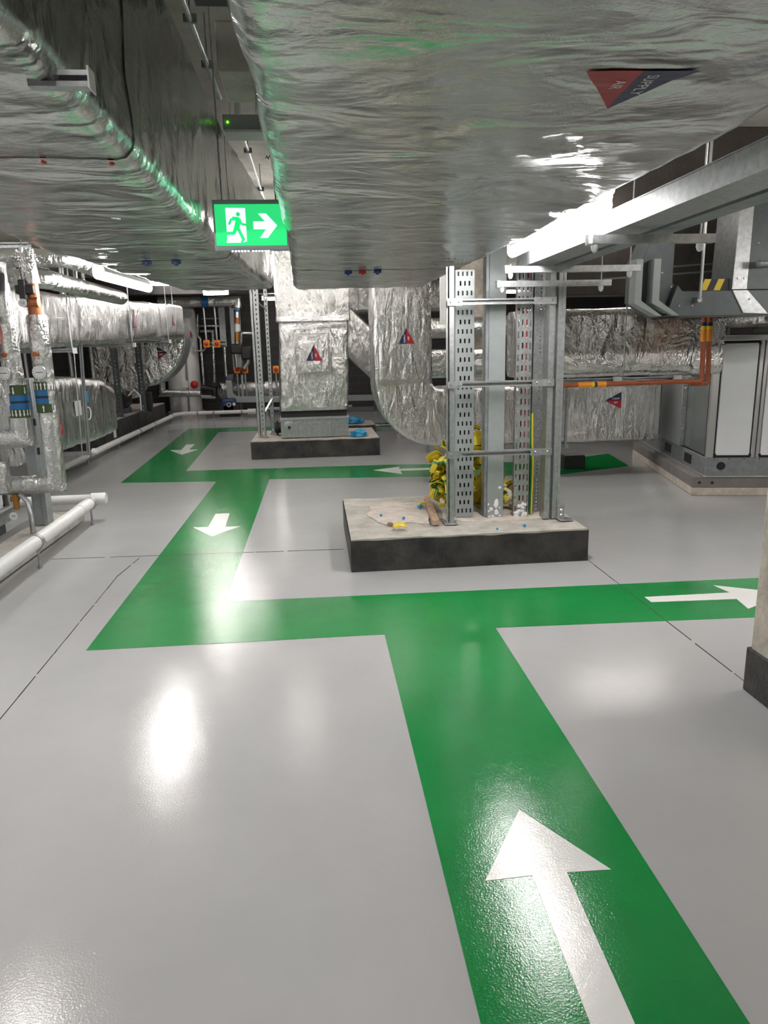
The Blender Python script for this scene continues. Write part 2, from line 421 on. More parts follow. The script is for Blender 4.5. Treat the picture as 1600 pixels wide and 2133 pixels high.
# concrete pillar at the right edge
t = thing('concrete_pillar', 'pale concrete pillar with black skirting at the right edge of the floor', 'pillar', (2.25, 2.4, 0))
finish('shaft', MB().box(1.95, 2.6, 1.9, 2.87, 0, ZC), 'pillar_concrete', t, bevel=.012)
finish('skirting', MB().box(1.938, 2.612, 1.888, 2.882, 0, .215), 'bitumen', t, bevel=.006)
t = thing('concrete_column', 'buff concrete column far behind the strut frame', 'pillar', (2.75, 12.4, 0))
finish('shaft', MB().box(2.35, 3.1, 12.1, 12.7, 0, ZC), 'pillar_concrete', t, bevel=.012)
finish('skirting', MB().box(2.34, 3.11, 12.09, 12.71, 0, .2), 'bitumen', t)

# ================================================================ lamps
def batten(a, b, label, cap=.0, clip=None, group='batten lights', rods=True, far=True):
    a, b = V(a), V(b); d = (b-a).normalized(); c = (a+b)/2; t = thing('batten_light', label, 'light fitting', c, 0, group)
    L = (b-a).length; s_ = V((d.y, -d.x, 0))
    def prof(mb, pts, p, q):
        mb.prism(pts, lambda x, z, k: p + s_*x + V((0, 0, z)) + (q-p)*k, 1); return mb
    body = [(-.036, .016), (.036, .016), (.036, .032), (.024, .055), (-.024, .055), (-.036, .032)]
    arc = [(-.033, .0155)]+[(.037*math.cos(PI+PI*k/8), .042*math.sin(PI+PI*k/8)-.006) for k in range(9)]+[(.033, .0155)]
    finish('housing', prof(MB(), body, a, b), 'white_plastic', t)
    finish('diffuser', prof(MB(), arc, a+d*.05, b-d*.05), 'lamp_glow' if rods == 2.19 or far is False else 'lamp_glow_far', t, smooth=1)
    for p, q in ((a, a+d*.05), (b, b-d*.05)): finish('end_cap', prof(MB(), [(x*1.05, z*1.04) for x, z in arc]+[(.039, .03), (.028, .057), (-.028, .057), (-.039, .03)], p-d*.01 if p == a else p+d*.01, q), 'lamp_end', t)
    for k in (.2, .8):
        p = a.lerp(b, k); m2 = MB().bar(p-s_*.042+V((0, 0, .01)), p+s_*.042+V((0, 0, .01)), .025, .012); finish('clip', m2, 'bright_steel', t)
        if rods: finish('hanger_rod', MB().cyl(p+V((0, 0, .05)), (p.x, p.y, ZC if rods is True else rods), .004, 8), 'galvanised', t)
    return t
batten((1.375, 3.42, 2.236), (1.375, 4.98, 2.236), 'bright batten light along the overhead duct edge beside the right hand trunking', far=False)
batten((-1.68, 6.05, 2.235), (-1.58, 7.35, 2.235), 'bright batten light along the left overhead duct edge above the foil pipes', far=False)
batten((-1.8, 2.35, 2.15), (-1.75, 3.58, 2.15), 'batten light just out of frame left of the left overhead duct', rods=True, far=False)
batten((-2.05, 14.3, 2.72), (-1.6, 14.25, 2.72), 'small lit batten light at the back over the pipework', rods=True)
batten((-1.0, 8.15, 2.88), (-.1, 8.15, 2.88), 'batten light above the foil box, behind the overhead duct end', rods=True)
batten((2.1, 9.3, 2.80), (3.3, 9.3, 2.80), 'batten light over the middle of the long right hand duct', rods=True)
batten((2.55, .2, 2.6), (2.55, 1.5, 2.6), 'added fill light by the pillar, out of frame at right', rods=True)  # unseen lamp, added for general room light by the pillar
batten((1.7, -1.9, 2.6), (1.7, -.6, 2.6), 'added fill light behind the camera on the right', rods=True)  # unseen lamp behind the view, added for reflections in the foil
batten((-1.9, -1.6, 2.6), (-1.9, -.3, 2.6), 'added fill light behind the camera on the left', rods=True)  # second unseen lamp behind the view, added for foil reflections
batten((-4.6, 9.0, 2.9), (-4.6, 10.3, 2.9), 'added fill light above the upper left foil duct', rods=True)  # unseen lamp, added to the general fill on the left
batten((-1.7, 10.2, 2.85), (-1.7, 11.5, 2.85), 'added fill light above the furthest green leg', rods=True)  # hidden lamp, added for ambient light in the far half
batten((5.2, 4.6, 2.7), (6.5, 4.6, 2.7), 'added fill light in front of the air handling unit, out of frame', rods=True)  # added fill lamp for the right side, not in view
batten((3.5, 16.2, 2.8), (4.8, 16.2, 2.8), 'added fill light in the far right bay behind the ducts', rods=True)  # unseen lamp, added as ambient fill in the far bay
batten((-.3, -.2, 3.1), (-.3, 1.0, 3.1), 'added fill light up in the gap between the two overhead ducts', rods=True)  # added fill between the overhead ducts, not a seen fitting

batten((-2.2, 12.6, 2.95), (-.9, 12.6, 2.95), 'added fill light over the foot of the furthest green leg', rods=True)  # hidden fill lamp, added to brighten the far floor
batten((1.2, 10.4, 2.95), (1.2, 11.7, 2.95), 'added fill light behind the elbow duct', rods=True)  # hidden lamp added to lift the floor past the elbow
batten((-4.3, 6.2, 3.0), (-4.3, 7.5, 3.0), 'added fill light over the left air handling unit, out of frame', rods=True)  # unseen lamp added to brighten the left side
batten((-1.2, 17.9, 2.85), (.3, 17.9, 2.85), 'added fill light in front of the back wall plant', rods=True)  # added lamp brightening the back region, not a seen fitting
batten((.1, 8.0, 2.95), (1.3, 8.0, 2.95), 'added fill light hidden above the end of the overhead ducts', rods=True)  # hidden lamp, added to light the area past the ducts
batten((3.0, 7.75, 2.9), (4.2, 7.75, 2.9), 'added fill light above the right hand foil ducts', rods=True)  # hidden fill, added to brighten the right hand side
batten((2.3, 5.62, 2.75), (2.3, 5.9, 2.75), 'stubby added fill light above the strut frame, behind the trunking', rods=True)  # unseen short lamp, added as local fill
batten((4.2, 3.4, 2.2), (5.7, 3.4, 2.2), 'added fill light facing the right air handling unit, out of frame', rods=True)  # added to light the unit's front panels, no such fitting in view
batten((-3.5, 16.7, 3.12), (-2.2, 16.7, 3.12), 'added fill light high in front of the white tank', rods=True)  # added to brighten the white tank, hidden from view
batten((-3.4, 3.0, 2.7), (-3.4, 4.3, 2.7), 'added fill light over the near left corner, out of frame', rods=True)  # unseen fill lamp, added for the near left
batten((3.4, 2.6, 2.75), (3.4, 3.9, 2.75), 'added fill light right of the concrete pillar, out of frame', rods=True)  # unseen fill lamp, added for light past the pillar

# ================================================================ overhead ducts
RX, UZ, FY = V((1, 0, 0)), V((0, 0, 1)), V((0, 1, 0))
def dent_r(P, off):
    if 3.9 < P.y < 4.12 and P.x < .1: P = V((max(P.x, -.105-off), P.y, P.z))
    return P
D = Duct([((.575, -1.5, 2.55), RX, UZ, 1.41, .70), ((.57, 4.4, 2.55), RX, UZ, 1.40, .70), ((.53, 5.4, 2.55), RX, UZ, 1.36, .70), ((.48, 7.45, 2.55), RX, UZ, 1.32, .70)], .06, .06, .014, 3, dent_r)
t = thing('overhead_duct', 'broad foil overhead duct with a red and navy triangle, right of the exit sign', 'air duct', (.575, 3, 2.2), 0, 'overhead foil ducts')
D.build(t, 'foil_overhead', [(7.28, 7.36)])
sticker(t, (.79, 1.97, 2.2), (.77, 1.715, 2.2), .132, (0, 0, -1), D.bvh, 'navy')
def clips(root, bvh, pts, m):
    for x, y in pts:
        h = bvh.ray_cast(V((x, y, 1.9)), UZ)[0]; mb = MB().box(x-.03, x+.03, y-.012, y+.012, h.z-.02, h.z+.004); mb.box(x-.012, x+.012, y-.02, y+.02, h.z-.03, h.z)
        finish('seam_clip', mb, m, root, bevel=.003)
clips(t, D.bvh, [(.29, 5.82), (.52, 5.82)], 'clip_blue'); clips(t, D.bvh, [(.40, 5.82)], 'sticker_red')
D = Duct([((-1.05, -1.5, 2.61), RX, UZ, 1.02, .82), ((-1.05, 4.6, 2.61), RX, UZ, 1.03, .82), ((-.93, 6.2, 2.6), RX, UZ, .95, .8), ((-.83, 7.4, 2.6), RX, UZ, .92, .8)], .06, .06, .014, 9)
t = thing('overhead_duct', 'foil wrapped overhead duct with red studs, left of the exit sign', 'air duct', (-1.03, 3, 2.2), 0, 'overhead foil ducts')
D.build(t, 'foil_overhead', [(3.98, 4.06), (6.52, 6.58)])
clips(t, D.bvh, [(-1.08, 5.05), (-.89, 5.05)], 'clip_blue')
mb = MB()
for x in (-.83, -.62):
    h = D.bvh.ray_cast(V((x, 2.52, 1.9)), UZ)[0]; m2 = MB().lathe(h, (0, 0, -1), [(.011, -.01), (.011, .006), (.006, .01)], 10); finish('red_stud', m2, 'red', t)
t = thing('strut_stub', 'short galvanised strut end poking out from the side of the left overhead duct', 'bracket', (-.5, 1.8, 2.22)); finish('channel', channel(MB(), (-.62, 1.84, 2.215), (-.485, 1.84, 2.215), (0, -1, 0), .034, .034), 'galvanised', t, smooth=0); finish('end_plate', MB().box(-.485, -.481, 1.83, 1.88, 2.192, 2.238), 'white_plastic', t)

# exit sign
t = thing('exit_sign', 'green running man emergency exit sign hanging between the overhead ducts', 'exit sign', (-.3, 4.03, 2.13))
Ys = 4.0
finish('housing', MB().box(-.498, -.112, Ys+.003, Ys+.05, 2.125, 2.375), 'label_grey', t, bevel=.004)
pf = finish('face', MB().box(-.488, -.120, Ys-.004, Ys+.004, 2.148, 2.352), 'sign_green', t, bevel=.002)
S = lambda u, v: (-.488+.368*u, 2.352-.204*v)          # sign face coordinates, left to right and top down
def flatpoly(name, pts, m, y, parent, th=.0012): return finish(name, MB().prism([S(*p) for p in pts], lambda a, b, k: (a, y-k, b), th), m, parent, smooth=0)
flatpoly('door_symbol', [(.155, .09), (.43, .10), (.43, .90), (.37, .93), (.14, .93), (.155, .86)], 'sign_white', Ys-.004, pf)
flatpoly('arrow_symbol', [(.535, .42), (.70, .42), (.61, .23), (.72, .23), (.87, .52), (.73, .82), (.62, .82), (.71, .61), (.535, .61)], 'sign_white', Ys-.004, pf)
mb = MB()
def limb(pts, w):
    for (a, b), (c, d) in zip(pts, pts[1:]):
        p, q = V((*S(a, b), 0)), V((*S(c, d), 0)); dd = (q-p).normalized()*.003; n = V((-dd.y, dd.x, 0)).normalized()*w*.368/2
        mb.prism([((p-dd-n).x, (p-dd-n).y), ((q+dd-n).x, (q+dd-n).y), ((q+dd+n).x, (q+dd+n).y), ((p-dd+n).x, (p-dd+n).y)], lambda a, b, k: (a, Ys-.0052-k, b), .0012)
limb([(.25, .34), (.335, .36), (.27, .66)], .045); limb([(.29, .36), (.325, .36)], .06); limb([(.33, .36), (.30, .56)], .075); limb([(.30, .36), (.225, .37), (.195, .48)], .032)
limb([(.34, .37), (.37, .48), (.43, .50)], .032); limb([(.285, .55), (.255, .70), (.13, .71)], .045); limb([(.305, .55), (.345, .70), (.385, .86)], .045); limb([(.385, .86), (.355, .92)], .03)
cx, cz = S(.327, .245); mb.prism([(cx+.0105*math.cos(2*PI*k/20), cz+.0105*math.sin(2*PI*k/20)) for k in range(20)], lambda a, b, k: (a, Ys-.0052-k, b), .0012)
finish('running_figure', mb, 'sign_green', pf, smooth=0)
mb = MB()
for k in range(12): mb.ball((-.41+.0165*k+(.008 if k > 5 else 0), Ys+.02, 2.124), .0055, 1)
finish('led_strip', mb, 'sign_led', t)
for x in (-.45, -.17): finish('hanger_rod', MB().cyl((x, Ys+.03, 2.37), (x, Ys+.03, ZC), .004, 8), 'galvanised', t)

# gap above the sign: conduits, emergency pack, detector, grille
def conduit(label, pts, r, clips_, name='conduit', m='galvanised'):
    t = thing(name, label, 'conduit', pts[0]); finish('tube', MB().tube(pts, r, 12), m, t)
    for p in clips_: finish('saddle', MB().box(p[0]-.03, p[0]+.03, p[1]-.012, p[1]+.012, p[2]-.014, p[2]+.02).cyl((p[0], p[1], p[2]), (p[0], p[1], ZC-.02 if len(p) < 4 else p[3]), .004, 8), 'galvanised_dull', t)
conduit('grey conduit on the ceiling between the two overhead ducts', [(-.475, 2.6, 3.04), (-.485, 3.4, 3.04), (-.485, 4.6, 3.04)], .014, [(-.485, 3.6, 3.04), (-.485, 4.12, 3.04)])
conduit('thin conduit running back from the ceiling detector', [(-.43, 5.3, 3.06), (-.43, 8.5, 3.06)], .011, [(-.43, 5.8, 3.06), (-.43, 7.1, 3.06)])
t = thing('emergency_pack', 'grey control box with a green light fixed up between the ducts', 'control box', (-.38, 4.86, 2.92))
finish('housing', MB().box(-.50, -.20, 4.82, 4.98, 2.93, 3.02), 'label_grey', t, bevel=.004)
finish('cover_lip', MB().box(-.49, -.19, 4.80, 4.99, 2.915, 2.93), 'white_plastic', t, bevel=.003)
finish('indicator', MB().ball((-.47, 4.816, 2.975), .007, 2), 'led_green', t)
rods(t, [((-.46, 4.9, 3.02), (-.46, 4.9, ZC)), ((-.3, 4.9, 3.02), (-.3, 4.9, ZC))], .004)
t = thing('ceiling_detector', 'small white ceiling detector behind the green lit control box', 'detector', (-.44, 5.2, 3.05))
finish('base', MB().lathe((-.44, 5.25, ZC), (0, 0, -1), [(.025, 0), (.025, .2), (.06, .2), (.06, .225)], 20), 'white_plastic', t)
finish('head', MB().lathe((-.44, 5.25, ZC-.225), (0, 0, -1), [(.052, 0), (.055, .02), (.035, .045)], 20), 'white_plastic', t)
tag(finish('ceiling_grille', MB().box(-.46, -.16, 3.2, 3.62, 3.1, ZC), 'black', bevel=.004), 'black boxed grille on the ceiling above the exit sign gap', 'grille')
tag(finish('spiral_flex', MB().tube([(-.36+.012*k, 6.9, 3.285+.012*math.sin(k*PI)+(.012 if k % 2 else -.012)) for k in range(15)], .004, 6), 'black'), 'zigzag dark flex at the far end of the duct gap', 'cable')

# ================================================================ trunking on strut brackets, right
def tray(name, label, x0, x1, z0, z1, ya, yb, m, splits):
    t = thing(name, label, 'cable trunking', ((x0+x1)/2, ya, z0)); mb = MB()
    mb.box(x0, x0+.003, ya, yb, z0, z1).box(x1-.003, x1, ya, yb, z0, z1).box(x0, x1, ya, yb, z0-.003, z0).box(x0-.002, x0+.015, ya, yb, z1, z1+.002).box(x1-.015, x1+.002, ya, yb, z1, z1+.002)
    finish('channel_body', mb, m, t, smooth=0)
    finish('lid', MB().box(x0-.004, x1+.004, ya, yb, z1+.003, z1+.008), m, t, smooth=0)
    for y in splits:
        q = MB().box(x0-.006, x0-.001, y-.05, y+.05, z0+.004, z1-.004)
        for dy in (-.03, .03):
            for dz in (.02, .06): bolt(q, (x0-.006, y+dy, z0+dz), (-1, 0, 0), .006)
        finish('joint_plate', q, m, t)
tray('cable_trunking', 'bright galvanised cable trunking beside the lit batten light', 1.49, 1.68, 2.145, 2.235, .6, 5.22, 'galvanised', (1.9, 4.0))
tray('cable_trunking', 'dull grey cable trunking outside the bright trunking, near the pillar', 1.72, 1.84, 2.145, 2.21, .6, 5.22, 'galvanised_dull', (2.4,))
def bracket(y, x0, x1, z, label, low=None):
    t = thing('strut_bracket', label, 'bracket', ((x0+x1)/2, y, z), 0, 'strut brackets under the trunking')
    finish('channel', channel(MB(), (x0, y, z+.02), (x1, y, z+.02), (0, 0, 1)), 'galvanised', t, smooth=0)
    finish('end_cover', MB().box(x0-.012, x0+.012, y-.024, y+.024, z-.026, z+.026), 'white_plastic', t, bevel=.004)
    for x in (x0+.03, x1-.07):
        finish('stud_cap', MB().lathe((x, y, z-.022), (0, 0, -1), [(.018, 0), (.018, .018), (.012, .034), (.003, .04)], 14), 'white_plastic', t)
        finish('stud', MB().cyl((x, y, z-.02), (x, y, z+.035 if x < x1-.1 else ZC), .005, 8), 'galvanised', t)
bracket(3.55, 1.36, 2.0, 2.098, 'strut bracket nearest the lit batten, with white stud caps'); bracket(4.87, 1.30, 2.23, 2.098, 'second strut bracket, just in front of the strut frame'); bracket(5.16, 1.32, 2.15, 2.03, 'furthest strut bracket, right above the strut frame')
tag(finish('dropper_rod', MB().cyl((2.825, 5.14, 1.90), (2.825, 5.14, ZC), .012, 10).cyl((2.825, 5.14, 1.90), (2.825, 5.198, 1.90), .02, 10), 'bright_steel'), 'thin upright steel rod in front of the trunking bend left of the hazard strip', 'rod')

# stepped trunking bend hanging right of the frame
t = thing('trunking_bend', 'large dark grey trunking bend with a yellow and black hazard strip', 'cable trunking', (3.0, 5.3, 1.78))
P = lambda y: (lambda a, b, k: (a, y+k, b))
finish('left_leg', MB().prism([(2.42, 2.19), (2.42, 1.90), (2.60, 1.785), (2.78, 1.785), (2.70, 1.99), (2.67, 2.03), (2.67, 2.30), (2.60, 2.36), (2.50, 2.36)], P(5.26), .26), 'dark_steel', t, bevel=.004)
finish('crossing', MB().prism([(2.60, 1.785), (4.9, 1.785), (4.9, 1.965), (2.72, 1.965), (2.68, 2.01)], P(5.2), .3), 'dark_steel', t, bevel=.004)
finish('right_leg', MB().prism([(3.23, 1.97), (4.9, 1.97), (4.9, 2.75), (3.23, 2.75)], P(5.24), .24), 'dark_steel', t, bevel=.004)
finish('corner_flange', MB().prism([(3.10, 1.97), (3.22, 1.97), (3.22, 2.75), (3.12, 2.75)], P(5.2), .3).prism([(3.10, 1.965), (3.22, 1.965), (3.40, 1.79), (3.20, 1.80)], P(5.19), .012), 'galvanised', t, bevel=.003)
for x in (2.335, 2.47): finish('leg_flange', MB().prism([(x, 2.19), (x, 1.88), (x+.17, 1.79), (x+.22, 1.79), (x+.055, 1.90), (x+.055, 2.19)], P(5.16), .1), 'grey_steel', t, bevel=.003)
for x, z, y in ((2.66, 2.0, 5.26), (2.7, 1.86, 5.2), (3.24, 1.9, 5.19), (3.32, 1.86, 5.2), (3.14, 2.05, 5.2), (3.19, 2.05, 5.2), (3.3, 2.3, 5.24), (3.4, 2.3, 5.24), (2.8, 1.86, 5.2), (2.58, 2.1, 5.26)): finish('bolt_head', bolt(MB(), (x, y, z), (0, -1, 0), .008), 'bright_steel', t)
hz = finish('hazard_strip', MB().box(2.865, 3.095, 5.225, 5.228, 1.968, 2.05), 'black', t, smooth=0); mb = MB()
for k in range(2): mb.prism([(2.867+.105*k, 1.969), (2.917+.105*k, 1.969), (2.95+.105*k, 2.049), (2.90+.105*k, 2.049)], lambda a, b, q: (a, 5.225-q, b), .001)
finish('yellow_stripe', mb, 'yellow', hz, smooth=0)
tag(finish('pipe_stub', MB().tube([(3.25, 5.12, 2.14), (3.9, 5.1, 2.17)], .022, 12).ball((3.25, 5.12, 2.14), .028), 'galvanised_dull'), 'short round grey pipe crossing the dark trunking bend', 'pipe')
t = thing('ceiling_strut', 'long double grey strut rail in front of the brown beam', 'bracket', (3.2, 5.9, 2.1))
finish('rail', MB().bar((2.4, 5.92, 2.12), (4.4, 5.8, 2.22), .03, .012).bar((2.4, 5.92, 2.18), (4.4, 5.8, 2.28), .03, .012), 'galvanised_dull', t)
finish('post', MB().cyl((2.93, 5.85, 1.98), (2.93, 5.85, 2.6), .014, 10), 'bright_steel', t)

# ================================================================ big plinth and strut frame
t = thing('plinth', 'big concrete plinth with black sides under the strut frame', 'plinth', (1.09, 5.65, 0))
def plinth(t, x0, x1, y0, y1, h, m_top='concrete'):
    mb = MB(); nx, ny = max(4, int((x1-x0)/.05)), max(4, int((y1-y0)/.08)); g = {}
    for i in range(nx+1):
        for j in range(ny+1):
            x = x0+(x1-x0)*i/nx; y = y0+(y1-y0)*j/ny
            g[i, j] = mb.bm.verts.new((x, y, h+.006*noise.noise(V((x*5, y*5, 3)))+.003*noise.noise(V((x*17, y*17, 8)))))
    for i in range(nx):
        for j in range(ny): mb.face([g[i, j], g[i+1, j], g[i+1, j+1], g[i, j+1]])
    rim = [(i, 0) for i in range(nx)]+[(nx, j) for j in range(ny)]+[(i, ny) for i in range(nx, 0, -1)]+[(0, j) for j in range(ny, 0, -1)]
    low = [mb.bm.verts.new((g[k].co.x, g[k].co.y, 0)) for k in rim]; n = len(rim)
    for k in range(n): mb.face([g[rim[k]], low[k], low[(k+1) % n], g[rim[(k+1) % n]]])
    ring_ = [V((g[k].co.x, g[k].co.y, 0)) for k in rim]; finish('concrete_block', mb, m_top, t, smooth=.5)
    mb = MB(); c = V(((x0+x1)/2, (y0+y1)/2, 0))
    def out(k):
        i, j = rim[k]; e = .006+.002*noise.noise(V((ring_[k].x*9, ring_[k].y*9, 5)))
        return V(((1 if i == nx else -1 if i == 0 else 0)*e, (1 if j == ny else -1 if j == 0 else 0)*e, 0))
    lo = [mb.bm.verts.new(ring_[k]+out(k)+V((0, 0, .002))) for k in range(n)]
    hi = [mb.bm.verts.new(ring_[k]+out(k)+V((0, 0, h-.012+.009*noise.noise(V((ring_[k].x*6, ring_[k].y*6, 1)))))) for k in range(n)]
    for k in range(n): mb.face([lo[k], lo[(k+1) % n], hi[(k+1) % n], hi[k]])
    o = finish('black_coating', mb, 'bitumen', t, smooth=0); return o
plinth(t, .205, 1.985, 4.97, 6.4, .25)
def blob(cx, cy, rx, ry, z, seed, n=36, rough=.25):
    out = []
    for k in range(n):
        a = 2*PI*k/n; c, s_ = math.cos(a), math.sin(a); q = max(abs(c), abs(s_))**.75; r = (1+rough*noise.noise(V((c*2.5+seed, s_*2.5, seed))))/q
        out.append((cx+rx*c*r, cy+ry*s_*r))
    return out
finish('mortar_patch', MB().prism(blob(.64, 5.72, .23, .40, 0, 4), flat(.248), .012), 'concrete_pale', t)
finish('mortar_patch', MB().prism(blob(1.42, 5.48, .42, .17, 0, 9), flat(.248), .010), 'concrete_pale', t)

t = thing('strut_rack', 'tall galvanised strut frame with three cross rails standing on the big plinth', 'strut frame', (1.4, 5.33, .25))
mb = MB(); channel(mb, (.995, 5.31, .26), (.995, 5.31, 2.17), (-1, 0, 0), .041, .028); channel(mb, (1.0, 5.31, .26), (1.0, 5.31, 2.17), (0, -1, 0), .05, .02); mb.box(.998, 1.028, 5.288, 5.33, .26, 2.17); finish('post', mb, 'galvanised', t, smooth=0)
mb = MB()
for x0, x1, y in ((1.746, 1.757, 5.285), (1.757, 1.79, 5.292), (1.79, 1.812, 5.34), (1.812, 1.822, 5.285), (1.822, 1.848, 5.292), (1.848, 1.868, 5.285)): mb.box(x0, x1, y, 5.40, .26, 3.2)
finish('post', mb, 'galvanised', t, smooth=0)
for z in (1.92, 1.325, .80):
    finish('cross_rail', channel(MB(), (1.02, 5.27, z), (1.75, 5.27, z), (0, -1, 0)), 'galvanised', t, smooth=0)
    for a, b in ((.975, 1.085), (1.62, 1.79)):
        q = MB().box(a, b, 5.262, 5.267, z-.026, z+.026)
        for k in (.22, .78): bolt(q, (a+(b-a)*k, 5.262, z), (0, -1, 0), .009)
        finish('bracket_plate', q, 'galvanised', t)
q = MB().box(1.85, 1.91, 5.27, 5.275, .258, .37).box(1.85, 1.96, 5.20, 5.30, .257, .264); finish('base_foot', q, 'galvanised', t, bevel=.002)
finish('base_foot', MB().box(.95, 1.05, 5.24, 5.38, .257, .264), 'galvanised', t, bevel=.002)
for z in (.33, .29): bolt(q := MB(), (1.88, 5.27, z), (0, -1, 0), .012); finish('foot_bolt', q, 'bright_steel', t)

t = thing('cable_tray', 'grey perforated vertical cable tray, leftmost tray on the strut frame', 'cable tray', (1.145, 5.5, .26))
mb = MB(); perf_plate(mb, (1.075, 5.46, .262), (1, 0, 0), (0, 0, 1), (0, 1, 0), .14, 1.9, (.14, .38, .62, .86), .0125, .034, .070)
mb.box(1.072, 1.075, 5.46, 5.52, .262, 2.16).box(1.215, 1.218, 5.46, 5.52, .262, 2.16); finish('tray_plate', mb, 'grey_steel', t, smooth=0)
for k in range(4): finish('slot_backing', MB().cyl((1.093+.035*k, 5.488, .262), (1.093+.035*k, 5.488, 2.15), .0172, 10), 'cable_black', t)  # added black rods behind the plate so its slots look dark
t = thing('steel_trunking', 'plain wide grey steel trunking in the middle of the strut frame', 'cable trunking', (1.4, 5.5, .26))
finish('lid', MB().box(1.325, 1.455, 5.428, 5.434, .262, 3.2), 'grey_steel', t, bevel=.002)
finish('trunk_body', MB().box(1.30, 1.452, 5.436, 5.54, .262, 3.2), 'galvanised_dull', t, bevel=.003)
q = MB()
for k in range(16): q.ball((1.33+.12*random.random(), 5.427, .262+.13*random.random()**1.6), random.uniform(.004, .014), 2, (1, .2, 1), .9)
q.ball((1.425, 5.427, .50), .012, 2, (1, .25, .9), .6); q.ball((1.40, 5.427, .37), .022, 2, (.8, .2, 1.4), .6)
finish('plaster_splash', q, 'label_white', t)
t = thing('copper_pipe', 'brown copper pipe running up beside the plain grey trunking', 'pipe', (1.49, 5.6, .26))
finish('tube', MB().cyl((1.488, 5.6, .262), (1.488, 5.6, 3.2), .014, 14), 'copper_paint', t)
for z in (.78, 1.0): finish('collar', MB().cyl((1.488, 5.6, z), (1.488, 5.6, z+.09), .0165, 14), 'copper', t)
t = thing('cable_ladder', 'slotted vertical cable ladder with a red cable behind its slots', 'cable tray', (1.60, 5.45, .26))
mb = MB(); perf_plate(mb, (1.535, 5.41, .262), (1, 0, 0), (0, 0, 1), (0, 1, 0), .12, 2.9, (.12, .40, .66, .90), .014, .052, .085, stagger=False); mb.box(1.533, 1.536, 5.41, 5.45, .262, 3.16).box(1.654, 1.657, 5.41, 5.45, .262, 3.16)
finish('ladder_plate', mb, 'galvanised', t, smooth=0)
q = MB()
for k in range(30):
    for x in (1.583, 1.614): q.ball((x, 5.408, .3+.085*k), .006, 1)
finish('tie_studs', q, 'bright_steel', t)
q = MB()
for k in range(22): q.ball((1.54+.11*random.random(), 5.408, .262+.10*random.random()**1.5), random.uniform(.005, .016), 2, (1, .3, 1), .6)
finish('plaster_splash', q, 'label_white', t)
def cable(label, pts, r, m): return single('electric_cable', label, 'cable', MB().tube(pts, r, 10), m)
def wav(x, y, z0, z1, amp, seed, n=24): return [(x+amp*noise.noise(V((seed, k*.35, 0))), y+amp*.5*noise.noise(V((seed, 5, k*.3))), z0+(z1-z0)*k/n) for k in range(n+1)]
cable('red cable seen through the slots of the cable ladder', wav(1.617, 5.44, .27, 3.1, .006, 2), .008, 'cable_red')
cable('black cable behind the left slots of the cable ladder', wav(1.585, 5.44, .27, 3.1, .005, 5), .009, 'cable_black')
cable('thick black cable between the cable ladder and the dotted channel', wav(1.682, 5.50, .27, 3.1, .006, 8), .014, 'cable_black')
t = thing('earth_cable', 'green and yellow earth cable curving down beside the slotted ladder', 'cable', (1.68, 5.44, .27))
ec = [(1.672, 5.43, 1.08), (1.674, 5.43, 1.0), (1.680, 5.44, .85), (1.690, 5.44, .70), (1.690, 5.445, .5), (1.688, 5.45, .27)]
finish('yellow_side', MB().tube([(x+.005, y-.001, z) for x, y, z in ec], .009, 10), 'sleeve_yellow', t); finish('green_side', MB().tube([(x-.006, y, z) for x, y, z in ec], .009, 10), 'sleeve_green', t)
t = thing('slotted_channel', 'narrow grey channel with a dotted line of holes beside the right post', 'cable tray', (1.74, 5.6, .26))
mb = MB(); perf_plate(mb, (1.715, 5.54, .262), (1, 0, 0), (0, 0, 1), (0, 1, 0), .07, 2.9, (.68,), .009, .012, .03, stagger=False); mb.box(1.711, 1.716, 5.54, 5.58, .262, 3.16); mb.box(1.785, 1.79, 5.54, 5.58, .262, 3.16); finish('channel_plate', mb, 'galvanised', t, smooth=0)
mb = MB()
for k in range(60): mb.box(1.757, 1.768, 5.56, 5.562, .28+.03*k, .29+.03*k)
mb.bm.free()

# cut cable sleeving heaped behind the frame
rnd = random.Random(11); mb = MB()
for k in range(270):
    q = rnd.random(); x = rnd.gauss(1.26, .20); x = min(1.68, max(.98, x)); y = rnd.uniform(5.70, 6.1); hmax = .56*math.exp(-((x-1.24)/.24)**2)+.10
    z = .262+.03+hmax*rnd.random()
    if k < 40: x, y, z = rnd.uniform(.90, 1.06), rnd.uniform(5.62, 5.8), .40+.28*rnd.random()**.8
    if x < 1.02: y = rnd.uniform(5.62, 5.8); x = max(x, .96); z = max(z, .42)
    c = V((x, y, z)); a = V((rnd.gauss(0, 1), rnd.gauss(0, .8)-.3, rnd.gauss(0, .8))).normalized(); b = a.orthogonal().normalized(); b = (b*math.cos(k)+a.cross(b)*math.sin(k))
    R0 = rnd.uniform(.035, .085); w = rnd.uniform(.05, .11); sw = rnd.uniform(.5, 2.2); nrm = a.cross(b); prev = None
    for i in range(9):
        th = -sw/2+sw*i/8; p = c+(b*math.cos(th)+nrm*math.sin(th))*R0; p.z = max(p.z, .268); tw = a*w
        row = [mb.bm.verts.new(V((p2.x, p2.y, max(.262 if p2.x > 1.0 else .31, p2.z)))) for p2 in (p-tw*.5, p+tw*.18, p+tw*.38, p+tw*.5)]
        if prev:
            for j in range(3): mb.face([prev[j], prev[j+1], row[j+1], row[j]], 1 if (j == 1 and k % 2) or (k % 5 == 0 and j == 2) or (i < 2 and k % 3 == 0) else 0)
        prev = row
o = finish('sleeving_offcuts', mb, ['sleeve_yellow', 'sleeve_green'], smooth=1.2); s_ = o.modifiers.new('thick', 'SOLIDIFY'); s_.thickness = .0016
tag(o, 'heap of cut yellow and green cable sleeving on the big plinth behind the frame', 'cable offcuts', kind='stuff')
